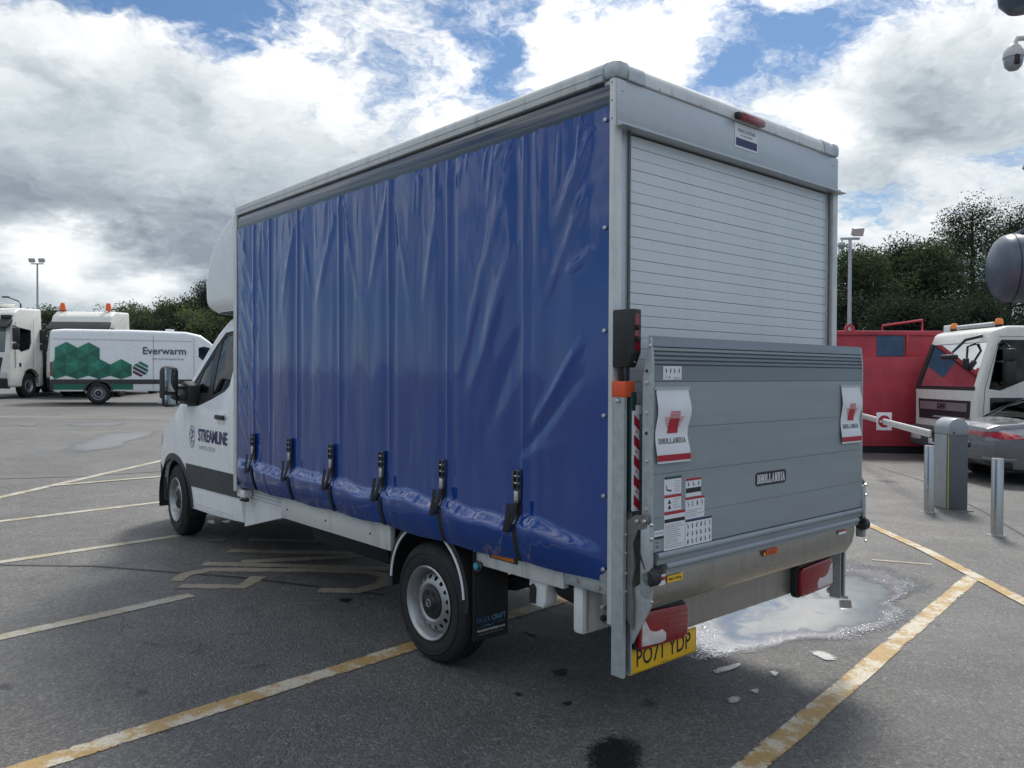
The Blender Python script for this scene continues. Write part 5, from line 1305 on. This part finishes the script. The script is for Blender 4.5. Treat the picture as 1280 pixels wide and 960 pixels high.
def vskin(sh, poly, m, name, a=.3, b=1.3, parent=None):
    me = boolean(solidify(van_shell(-sh, m), .008, -1), pm(poly, 0, a, b, m), 'INTERSECT'); me.materials.clear(); me.materials.append(m)
    me = boolean(me, van_arch.copy()); return link(name, me, parent or vbody)
vskin(.010, [(.02, .70), (4.9, .70), (4.9, .87), (.02, .87)], CLAD, 'side_moulding'); vskin(.010, [(.02, .70), (4.9, .70), (4.9, .87), (.02, .87)], CLAD, 'side_moulding', -1.3, -.3)
vskin(.012, [(-.2, .98), (.16, .98), (.16, 1.48), (-.2, 1.48)], REDL, 'tail_light', .6, 1.3); vskin(.012, [(-.2, .98), (.16, .98), (.16, 1.48), (-.2, 1.48)], REDL, 'tail_light', -1.3, -.6)
vskin(.008, [(-.2, .42), (.10, .42), (.10, .85), (-.2, .85)], CLAD, 'rear_bumper', -1.3, 1.3)
G1 = mat('graphic_green_dark', (.012, .11, .075), .35, var=.05); G2 = mat('graphic_green', (.02, .17, .11), .35, var=.05); G3 = mat('graphic_green_light', (.03, .24, .16), .35, var=.05)
ex_in = vskin(.003, [(.10, .50), (2.62, .50), (2.62, .70), (.10, .70)], G2, 'lower_graphic')
# hexagons as fans laid on the flank
def flank_x(z): return np.interp(z, [.5, .9, 1.15, 1.4, 1.7, 2.0, 2.3, 2.52], [.966, .99, .989, .980, .951, .918, .882, .85])+.006
def hexa(cy, cz, r=.40, clipz=.88):
    m = MB(); sh = [G3, G2, G1, G2, G1, G2]
    for k in range(6):
        a, b = R_(90+60*k), R_(90+60*(k+1))
        tri = [(cy, cz), (cy+r*math.cos(a), cz+r*math.sin(a)), (cy+r*math.cos(b), cz+r*math.sin(b))]
        tri = [(max(.06, y), max(clipz, z)) for y, z in tri]
        N = 4; V = []; 
        for i in range(N+1):
            for j in range(N+1-i):
                y = tri[0][0]+(tri[1][0]-tri[0][0])*i/N+(tri[2][0]-tri[0][0])*j/N; z = tri[0][1]+(tri[1][1]-tri[0][1])*i/N+(tri[2][1]-tri[0][1])*j/N
                V.append((flank_x(z)+.0, y, z))
        idx = {}; c = 0
        for i in range(N+1):
            for j in range(N+1-i): idx[i, j] = c; c += 1
        F = []
        for i in range(N):
            for j in range(N-i):
                F.append((idx[i, j], idx[i+1, j], idx[i, j+1]))
                if i+j < N-1: F.append((idx[i+1, j], idx[i+1, j+1], idx[i, j+1]))
        m.add(V, F, sh[k])
    return m.build('hexagon_graphic', vbody)
hx = .40*math.sqrt(3)
for cy_, cz_ in ((.50, 1.78), (.50+hx, 1.78), (.15, 1.20), (.84, 1.20), (.84+hx, 1.20), (.84+hx*2, 1.20)): hexa(cy_, cz_)
lg = MB(); lc = (2.86, 1.24); 
for i, mt in enumerate((G2, G1, mat('logo_navy', (.02, .05, .09), .4), mat('logo_purple', (.14, .02, .07), .4))):
    # slanted bars inside a hexagon outline
    o0 = .22-.13*i; o1 = o0-.09
    hexp = [(.28*math.cos(R_(90+60*k)), .28*math.sin(R_(90+60*k))) for k in range(6)]
    n = Vector((math.sin(R_(30)), math.cos(R_(30))))
    def clip(poly, nn, d):
        out = []
        for a, b in zip(poly, poly[1:]+poly[:1]):
            da, db = a[0]*nn[0]+a[1]*nn[1]-d, b[0]*nn[0]+b[1]*nn[1]-d
            if da <= 0: out.append(a)
            if da*db < 0: t = da/(da-db); out.append((a[0]+(b[0]-a[0])*t, a[1]+(b[1]-a[1])*t))
        return out
    pgn = clip(clip(hexp, n, o0+.02), -n, -(o1+.02))
    if len(pgn) > 2: lg.quad([(flank_x(lc[1]+z)+.002, lc[0]+y, lc[1]+z) for y, z in pgn], mt)
lg.build('logo', vbody)
t = MB(); vs, fs = text_geo('Everwarm', .36, bold=.004); t.add([(flank_x(1.9+y)+.003, 3.66+x, 1.90+y) for x, y in vs], fs, mat('slate_print', (.04, .05, .06), .5))
t.build('van_lettering', vbody); t = MB(); vs, fs = text_geo('Part of the Sureserve Group', .10, bold=.0025, space=.93); t.add([(flank_x(1.62+y)+.003, 3.78+x, 1.62+y) for x, y in vs], fs, GREYI); t.build('van_lettering', vbody)
for y in (3.28, 4.66):
    MB().add([(flank_x(z)-.0035, y-.008, z) for z in np.linspace(.5, 2.45, 9)]+[(flank_x(z)-.0035, y+.008, z) for z in np.linspace(.5, 2.45, 9)], [(i, i+9, i+10, i+1) for i in range(8)], GREYI).build('door_gap', vbody)
MB().add([(flank_x(2.28)-.0035, y, 2.275) for y in (.1, 4.6)]+[(flank_x(2.29)-.0035, y, 2.29) for y in (.1, 4.6)], [(0, 1, 3, 2)], GREYI).build('crease_shade_line', vbody)  # flat grey line painted as the crease's shade; the shell is smooth here
MB().box((-.3, 3.7, 2.68), (.3, 4.0, 2.74), WHITE, .02).build('roof_vent', vbody)
MB().box((1.0, 5.2, 1.45), (1.2, 5.35, 1.85), BLACKP, .05).box((-1.2, 5.2, 1.45), (-1.0, 5.35, 1.85), BLACKP, .05).build('wing_mirrors', vbody)
for y in (1.50, 5.85):
    wheel(VAN, (.86, y, .37), math.pi, 1.06); wheel(VAN, (-.86, y, .37), 0, 1.06)
    for s_ in (1, -1): MB().grid(lambda u, v: (s_*(.62+.37*v), y+.415*math.cos(R_(180*u)), .42+.415*math.sin(R_(180*u))), 20, 1, DARKM).grid(lambda u, v: (s_*.994, y+(.41+.05*v)*math.cos(R_(180*u)), .42+(.41+.05*v)*math.sin(R_(180*u))), 20, 1, CLAD).build('arch_liner', vbody)

# ================================================================== TALL LORRY CABS (LEFT)
def tall_cab(root, beac=False, visor=True, scale=1.0):
    """nose at -x, width along y 0..2.5"""
    P = [(0, .45), (-.06, .9), (-.02, 1.75), (.22, 2.95), (.38, 3.35), (.7, 3.55), (2.2, 3.62), (2.25, .95), (2.25, .45)]
    me = cab_box(P, 2.5, CREAM, .09, .06)
    cuts = [pm([(.18, 1.80), (2.32, 1.80), (2.26, 2.82), (.24, 2.82)], 0, -.4, .28, BLACKP), pm([(.42, 2.05), (.75, 1.83), (1.30, 1.95), (1.42, 2.2), (1.40, 2.72), (.56, 2.80)], 1, -.2, 2.7, BLACKP),
            pm([(.10, .8), (.10, 1.75), (.35, 2.9), (.6, 3.4), (2.1, 3.45), (2.1, .8)], 1, .08, 2.42, SEATM)]
    for y in (-.1, 2.1): cuts.append(MB().lathe([(.0001, 0), (.60, 0), (.60, .5), (.0001, .5)], 1, (1.35, y, .52), DARKM, seg=32, smooth=False).mesh('a', 0))
    me = safe_cut(me, cuts[2:3]+cuts[0:2]+cuts[3:]); c = link('cab', me, root)
    fx = lambda z: float(np.interp(z, [.45, .9, 1.75, 2.95, 3.35], [0, -.06, -.02, .22, .38]))
    def fp(poly, m, name, off, th=.02):
        V = [(fx(z)-off, y, z) for y, z in poly]+[(fx(z)-off+th, y, z) for y, z in poly]; n = len(poly)
        return MB().add(V, [list(range(n)), list(range(n, 2*n))[::-1]]+[(i, (i+1) % n, n+(i+1) % n, n+i) for i in range(n)], m).build(name, c)
    fp([(.12, 1.78), (2.38, 1.78), (2.30, 2.86), (.20, 2.86)], GLASS, 'windscreen', -.03, .01)
    fp([(.35, .95), (2.15, .95), (2.25, 1.60), (.25, 1.60)], BLACKP, 'grille', .02, .05)
    for z in (1.05, 1.25, 1.45): fp([(.4, z), (2.1, z), (2.1, z+.06), (.4, z+.06)], GREYI, 'grille_slat', .035, .02)
    fp([(.06, .40), (2.44, .40), (2.44, .78), (.06, .78)], BLACKP, 'bumper', .06, .2)
    for y in (.08, 1.92): fp([(y, .82), (y+.5, .82), (y+.5, 1.02), (y, 1.02)], CLEARL, 'headlight', .075, .06)
    if visor: MB().prism([(-.10, 2.72), (-.12, 2.78), (.22, 3.10), (.30, 3.05), (.12, 2.8)], 1, .04, 2.46, BLACKP, bev=.02).build('sun_visor', c)
    for y in (.012, 2.47): MB().prism([(.44, 2.06), (.76, 1.85), (1.28, 1.97), (1.40, 2.2), (1.38, 2.70), (.58, 2.78)], 1, y, y+.01, GLASSD).build('door_window', c)
    for y in (-.006, 2.5): MB().box((.35, y, 1.2), (.40, y+.006, 3.0), GREYI).box((1.52, y, 1.2), (1.535, y+.006, 3.2), GREYI).build('door_gap', c)
    for y in (-.30, 2.55):
        MB().box((.05, y, 2.2), (.18, y+.25, 2.75), BLACKP, .04).box((.05, y, 1.9), (.18, y+.25, 2.15), BLACKP, .04).tube([(.2, y+.1, 2.75), (.3, .1 if y < 0 else 2.4, 2.85)], .03, BLACKP).build('door_mirror', c)
    MB().box((.62, -.004, 1.25), (.74, .01, 1.4), BLACKP, .003).build('filler_cap', c)
    MB().box((2.26, .05, 1.0), (2.9, 2.45, 1.3), DARKM, .02).box((2.3, .4, .6), (7, .6, .95), DARKM).box((2.3, 1.9, .6), (7, 2.1, .95), DARKM).build('chassis', root)
    MB().tube([(2.5, .12, .9), (2.5, .12, 3.0)], .06, DARKM).build('exhaust_stack', root)
    MB().box((3.0, -.02, 1.1), (7.2, 2.52, 1.25), DARKM, .01).build('deck', root)
    for y in (.02, 2.1):
        o = MB().grid(lambda u, v: (1.35+.60*math.cos(R_(180*u)), y+.38*v, .52+.60*math.sin(R_(180*u))), 20, 1, BLACKP).grid(lambda u, v: (1.35+(.60+.06*v)*math.cos(R_(180*u)), y-.015 if y < 1 else y+.395, .52+(.60+.06*v)*math.sin(R_(180*u))), 20, 1, BLACKP).build('wheel_arch', c)
    for x in (1.35, 5.3, 6.6): wheel(root, (x, .2, .50), R_(90), meshes=WS); wheel(root, (x, 2.3, .50), R_(-90), meshes=WS)
    if beac:
        for y in (.35, 2.2): MB().lathe([(.11, 0), (.11, .12), (.08, .3), (.001, .32)], 2, (.75, y, 3.6), mat('beacon_orange', (.85, .13, .015), .3, coat=.4), seg=16).build('beacon', c)
    else:
        MB().tube([(.7, .2, 3.6), (.7, .2, 3.74), (.7, 2.3, 3.74), (.7, 2.3, 3.6)], .03, WHITE).box((.55, .9, 3.62), (1.9, 1.7, 3.80), CREAM, .05).build('roof_bar', c)
        MB().box((.22, .10, 3.10), (.42, .5, 3.25), BLACKP, .02).build('roof_lamp', c)
    return c
WS = wheel_meshes(.50, .30, .29)
a = gp(37, 497)
# nose to the left and slightly towards the viewer
ang = R_(90)
hx_ = Vector((math.cos(ang), math.sin(ang), 0))
O1 = a - hx_*1.35 - Vector((-math.sin(ang), math.cos(ang), 0))*.05
L1 = thing('lorry', 'white tractor unit with square cab, nose left, beside the panel van', 'truck', (O1.x, O1.y, gz(O1.x, O1.y)), ang); tall_cab(L1)
ang = R_(94)
pc = gp(57, 497); yv = 33.0
O2 = Vector(((57-640)/FPX*yv, yv, 0))
L2 = thing('lorry', 'white lorry with black visor and two orange roof beacons, behind the panel van', 'truck', (O2.x+2.62, O2.y+.0, gz(O2.x, O2.y)), ang); tall_cab(L2, True)

# ================================================================== POSTS, MASTS, TANK
def flood_pole(px, ytop, D, label, heads, r=.07):
    x = (px-640)/FPX*D; top = CAM_Z+(469-ytop)/FPX*D; g = gz(x, D); h = top-g
    t = thing('floodlight_pole', label, 'light pole', (x, D, g), group='floodlight poles')
    MB().tube([(0, 0, -.1), (0, 0, h*.5), (0, 0, h)], [r, r*.85, r*.65], GALV, 12).build('pole', t)
    MB().box((-.12, -.12, 0), (.12, .12, .03), GALV).build('base_plate', t)
    w = .45 if heads == 2 else .35
    MB().box((-w, -.05, h-.05), (w, .05, h+.03), GALV, .01).build('crossbar', t)
    for s in ((-1, 1) if heads == 2 else (1,)):
        MB().box((-.2, -.12, -.13), (.2, .1, .18), GALV, .03, Matrix.Translation((s*(w-.1), -.05, h+.22)) @ Matrix.Rotation(R_(25), 4, 'X')).box((-.18, -.13, -.1), (.18, -.121, .15), CLEARL, 0, Matrix.Translation((s*(w-.1), -.05, h+.22)) @ Matrix.Rotation(R_(25), 4, 'X')).build('floodlight', t)
    if heads == 1: MB().tube([(-.3, 0, h), (-.32, -.05, h-.12)], .03, GALV).lathe([(.001, -.14), (.1, -.1), (.15, 0), (.12, .1), (.001, .13)], 2, (-.34, -.06, h-.28), GREYB2, seg=16).build('camera_dome', t)
    return t
flood_pole(47, 333, 58, 'tall thin floodlight pole with twin heads behind white lorries', 2, .09)
flood_pole(1061, 297, 30, 'grey floodlight pole with single head behind red container', 1, .09)
x, D = (26-640)/FPX*70, 70.0; g = gz(x, D); h = CAM_Z+(469-380)/FPX*D-g
t = thing('street_lamp', 'small street lamp with curved arm far behind the white lorries', 'street lamp', (x, D, g))
MB().tube([(0, 0, 0), (0, 0, h*.97), (-.15, 0, h), (-1.1, 0, h+.35)], [.1, .07, .06, .05], GREYB, 8).build('post', t); MB().box((-1.6, -.12, h+.3), (-1.0, .12, h+.45), GREYB, .05).build('lamp_head', t)

MX, MY = 6.15, 8.9
CMst = thing('camera_mast', 'camera mast with white dome camera on an arm beside barrier', 'camera mast', (MX, MY, gz(MX, MY)))
MB().tube([(0, 0, -.1), (0, 0, 6.3)], .07, GREYB2, 16).box((-.15, -.15, 0), (.15, .15, .03), GREYB2).build('mast', CMst)
zp = 5.40
MB().tube([(0, 0, zp+.1), (-.35, -.02, zp+.10), (-.62, -.03, zp+.08), (-.66, -.03, zp-.02)], .028, PTZ, 10).build('arm', CMst)
MB().lathe([(.03, .02), (.06, 0), (.098, -.06), (.105, -.10), (.105, -.13), (.001, -.13)], 2, (-.66, -.03, zp), PTZ, seg=28).lathe([(.098, -.13), (.096, -.17), (.082, -.225), (.05, -.262), (.001, -.275)], 2, (-.66, -.03, zp), GREYB2, seg=28).box((-.70, -.135, zp-.23), (-.645, -.10, zp-.12), INK, .01).build('dome_camera', CMst)
MB().tube([(0, 0, 3.80), (-.25, -.02, 3.86)], .025, GREYB2).box((-.56, -.05, -.045), (-.14, .05, .05), GREYB2, .02, Matrix.Translation((-.02, -.05, 3.87)) @ Matrix.Rotation(R_(24), 4, 'Y')).build('bullet_camera', CMst)
MB().lathe([(.001, -.16), (.14, -.13), (.22, -.04), (.24, .1), (.2, .3), (.001, .34)], 2, (-.56, 0, 5.93), TANK, seg=28).tube([(-.56, 0, 6.1), (0, 0, 6.2)], .03, GREYB2).build('speaker_horn', CMst)

tx, ty = 13.15, 22.0
TK = thing('storage_tank', 'dark blue-grey horizontal tank with domed end raised above cream lorry', 'tank', (tx, ty, gz(tx, ty)), R_(-14))
rz_ = .93; zc = 4.72-gz(tx, ty)
MB().lathe([(.001, .0), (.35, .02), (.6, .07), (.76, .15), (.88, .28), (rz_, .45), (rz_, 6.4), (.8, 6.8), (.5, 7.0), (.001, 7.05)], 0, (-.1, 0, zc), TANK, seg=48).build('shell', TK)
MB().lathe([(rz_-.01, .46), (rz_+.010, .465), (rz_+.010, .49), (rz_-.01, .495)], 0, (-.1, 0, zc), INK, seg=48).build('weld_band', TK)
MB().box((.55, -.3, zc+.9), (5.6, .3, zc+1.0), TANK, .01).build('walkway', TK)
for x in (2.6, 5.2):
    for y in (-.6, .6): MB().box((x-.1, y-.1, -.3), (x+.1, y+.1, zc-.5), GREYB).build('leg', TK)
    MB().box((x-.15, -.85, zc-.95), (x+.15, .85, zc-.6), GREYB).build('saddle', TK)

# ================================================================== TREES
def leaf_mat(name, c, tr=.35):
    m = bpy.data.materials.new(name); m.use_nodes = True
    g = NT(m.node_tree); b = g.n['Principled BSDF']; o = g.n['Material Output']
    at = g.new('ShaderNodeAttribute', attribute_name='tone').outputs['Fac']
    col = g.ramp(at, [(0, tuple(x*.55 for x in c)), (.6, c), (.93, (c[0]*1.8, c[1]*1.5, c[2]*1.2)), (1, (c[0]*3.2, c[1]*1.7, c[2]*.9))])
    g.put(b.inputs['Base Color'], col); b.inputs['Roughness'].default_value = .8; b.inputs['Specular IOR Level'].default_value = .12
    tl = g.new('ShaderNodeBsdfTranslucent'); g.put(tl.inputs[0], g.mix(1.0, col, (1.2, 1.5, .5), 'MULTIPLY'))
    mx = g.new('ShaderNodeMixShader'); mx.inputs[0].default_value = tr
    g.l.new(b.outputs[0], mx.inputs[1]); g.l.new(tl.outputs[0], mx.inputs[2]); g.l.new(mx.outputs[0], o.inputs[0]); return m
BARK = mat('bark', (.05, .042, .035), .9, var=.35, vscale=12, bump=.5, bscale=40)
LEAF = {'dark': leaf_mat('leaf_dark', (.036, .050, .048), .3), 'mid': leaf_mat('leaf_mid', (.062, .084, .064), .3), 'grey': leaf_mat('leaf_hazed', (.11, .14, .105)), 'birch': leaf_mat('leaf_birch', (.042, .058, .052), .3)}  # the 'grey' leaves carry distance haze in their paler colour
def tree(label, x, y, h, w, kind, seed, base=.15, leaf=.16, n=9000, gap=.5, group='trees behind the yard', dense=1.0, yellow=0.0):
    rg = random.Random(seed); nr = np.random.default_rng(seed)
    t = thing('tree', label, 'tree', (x, y, gz(x, y)-.1), rg.uniform(0, 6), group)
    tk = MB(); ends = []
    r0 = .018*h+.04
    trunk = [Vector((0, 0, 0))]
    for i in range(1, 9): trunk.append(Vector((rg.uniform(-.04, .04)*h*.5*i/8, rg.uniform(-.04, .04)*h*.5*i/8, h*.9*i/8)))
    tk.tube(trunk, [r0*(1-.85*i/8) for i in range(9)], BARK, 8)
    nb = int(22*dense)
    for i in range(nb):
        f = base+(.95-base)*(i+rg.random())/nb; k = min(7, int(f*8)); p = trunk[k].lerp(trunk[k+1], f*8-k)
        a = rg.uniform(0, 2*math.pi); ff = (f-base)/(1-base)
        L = w*.5*math.sin(math.pi*min(1, .22+.76*ff))**.7*rg.uniform(.6, 1.1)
        d = Vector((math.cos(a), math.sin(a), rg.uniform(.25, .8))).normalized()
        pts = [p]; q = p
        for s in range(4):
            d = (d+Vector((rg.uniform(-.25, .25), rg.uniform(-.25, .25), rg.uniform(-.1, .2)))).normalized(); q = q+d*L/4; pts.append(q)
            if s >= 1: ends.append((q, .4+.6*s/3))
        tk.tube(pts, [r0*.38*(1-f*.5)*(1-.2*s) for s in range(5)], BARK, 5, False)
        for s in range(3):
            b = pts[rg.randint(1, 4)]; e = b+Vector((rg.uniform(-1, 1), rg.uniform(-1, 1), rg.uniform(-.3, .8))).normalized()*L*.4
            tk.tube([b, (b+e)/2+Vector((0, 0, .05)), e], [r0*.1, r0*.07, r0*.03], BARK, 4, False); ends.append((e, .7))
    ends.append((trunk[-1], 1.0)); ends.append((trunk[-1]+Vector((0, 0, h*.03)), .5))
    tk.build('trunk', t)
    E = np.array([tuple(e[0]) for e in ends]); wt = np.array([e[1] for e in ends])*nr.uniform(.35, 1, len(ends)); wt /= wt.sum()
    idx = nr.choice(len(E), n, p=wt)
    tone_c = nr.uniform(0, .75, len(E))
    spread = w*.082*(.7+.6*nr.random(len(E)))
    n_ = nr.normal(0, 1, (n, 3)); n_ *= np.minimum(1, 1.7/np.linalg.norm(n_, axis=1))[:, None]
    C = E[idx]+n_*1.15*spread[idx][:, None]*np.array([1, 1, .75])
    C[:, 2] = np.maximum(C[:, 2], h*base*.5)
    U = nr.normal(0, 1, (n, 3)); U /= np.linalg.norm(U, axis=1)[:, None]
    V = np.cross(U, nr.normal(0, 1, (n, 3))); V /= np.linalg.norm(V, axis=1)[:, None]
    sz = leaf*nr.uniform(.55, 1.35, n)[:, None]; wd = .5
    P = np.stack([C-U*sz*.5, C+V*sz*wd*.5+U*sz*.05, C+U*sz*.5, C-V*sz*wd*.5+U*sz*.05], 1).reshape(-1, 3)
    me = bpy.data.meshes.new('crown'); F = np.arange(n*4).reshape(-1, 4)
    me.from_pydata(P.tolist(), [], F.tolist()); me.materials.append(LEAF[kind])
    tone = np.clip(tone_c[idx]+nr.normal(0, .14, n), 0, .9)
    if yellow: tone = np.where((nr.random(n) < yellow) & (C[:, 0] > 0), 1.0, tone)
    at = me.attributes.new('tone', 'FLOAT', 'POINT'); at.data.foreach_set('value', np.repeat(tone, 4))
    c = link('crown', me, t); c['kind'] = 'stuff' if False else 'part'
    del c['kind']
    return t
def px_x(px, D): return (px-640)/FPX*D
def h_for(py, px, D): return CAM_Z+(469-py)/FPX*D-gz(px_x(px, D), D)
TR = [ # px, top py, D, width, kind, leaf n
 (1010, 300, 44, 6.0, 'dark', 11000, 'dark leafy tree behind the lorry box and light pole'),
 (1070, 296, 40, 5.2, 'mid', 12000, 'dense green tree behind the single-head floodlight pole'),
 (1120, 290, 43, 5.6, 'dark', 13000, 'dark round tree behind the red container and its blue patch'),
 (1165, 288, 40, 5.0, 'mid', 12000, 'loose-topped tree between the round tree and the tall birch'),
 (1212, 232, 42, 5.4, 'birch', 11000, 'tall airy birch behind the cream lorry cab'),
 (1262, 240, 45, 5.2, 'birch', 10000, 'tall birch behind the raised blue-grey tank'),
 (1310, 250, 44, 6.0, 'dark', 7000, 'dark tree standing beyond the raised tank'),
 (1140, 372, 33, 5.0, 'dark', 9000, 'low dark bush right behind the red container'),
 (1215, 372, 34, 5.0, 'dark', 9000, 'low dark bush behind the amber beacons of the cream lorry')]
for i, (px, py, D, w, kind, n, lab) in enumerate(TR):
    tree(lab, px_x(px, D), D, h_for(py, px, D), w, kind, 100+i, base=.05 if py > 350 else (.12 if kind != 'birch' else .16), n=int(n*2.6), leaf=.13 if kind != 'birch' else .115, dense=1.5)
TL = [(62, 384, 62, 4.5, 'mid', 5000, 'small tree showing between the two white lorries', 0), (168, 384, 60, 5.0, 'grey', 6000, 'haze-pale feathery tree just beyond the panel van', 0), (205, 380, 62, 5.0, 'grey', 6000, 'hazy grey-green tree beyond the van lettering', 0),
      (232, 376, 58, 4.6, 'mid', 7000, 'bushy mid green tree beyond the nose of the panel van', 0), (262, 356, 60, 6.0, 'dark', 8000, 'tallest dark tree with yellow leaves behind the wind deflector', .10), (285, 372, 56, 5.0, 'mid', 7000, 'green tree directly behind the white cab roof', 0),
      (180, 397, 54, 4.0, 'mid', 6000, 'low clipped bush close behind the panel van roof', 0), (245, 395, 54, 4.2, 'grey', 6000, 'low haze-pale bush beside the white cab window', 0), (215, 399, 54, 4.0, 'dark', 6000, 'low dark bush between the van roof and taller trees', 0), (330, 370, 60, 6, 'dark', 5000, 'dark tree hidden behind the blue curtain', 0)]
for i, (px, py, D, w, kind, n, lab, ye) in enumerate(TL[:-1]):
    tree(lab, px_x(px, D), D, h_for(py, px, D), w, kind, 300+i, base=.06, n=int(n*2.4), leaf=.16, yellow=ye)

# the tree line carries on behind the parked lorry
for i, (px, py, D, w, kind) in enumerate([(330, 370, 58, 6.0, 'dark'), (385, 366, 60, 6.4, 'mid'), (445, 360, 58, 6.6, 'dark'), (510, 350, 56, 6.6, 'mid'), (580, 345, 54, 6.8, 'dark'), (650, 335, 52, 6.6, 'mid'), (725, 325, 50, 6.6, 'dark'), (800, 318, 48, 6.4, 'mid'), (875, 310, 46, 6.2, 'dark'), (945, 304, 45, 6.2, 'mid')]):
    tree('leafy tree of the far row directly behind the curtain-sided lorry', px_x(px, D), D, h_for(py, px, D), w, kind, 500+i, base=.05, n=11000, leaf=.17, group='tree row behind the lorry')
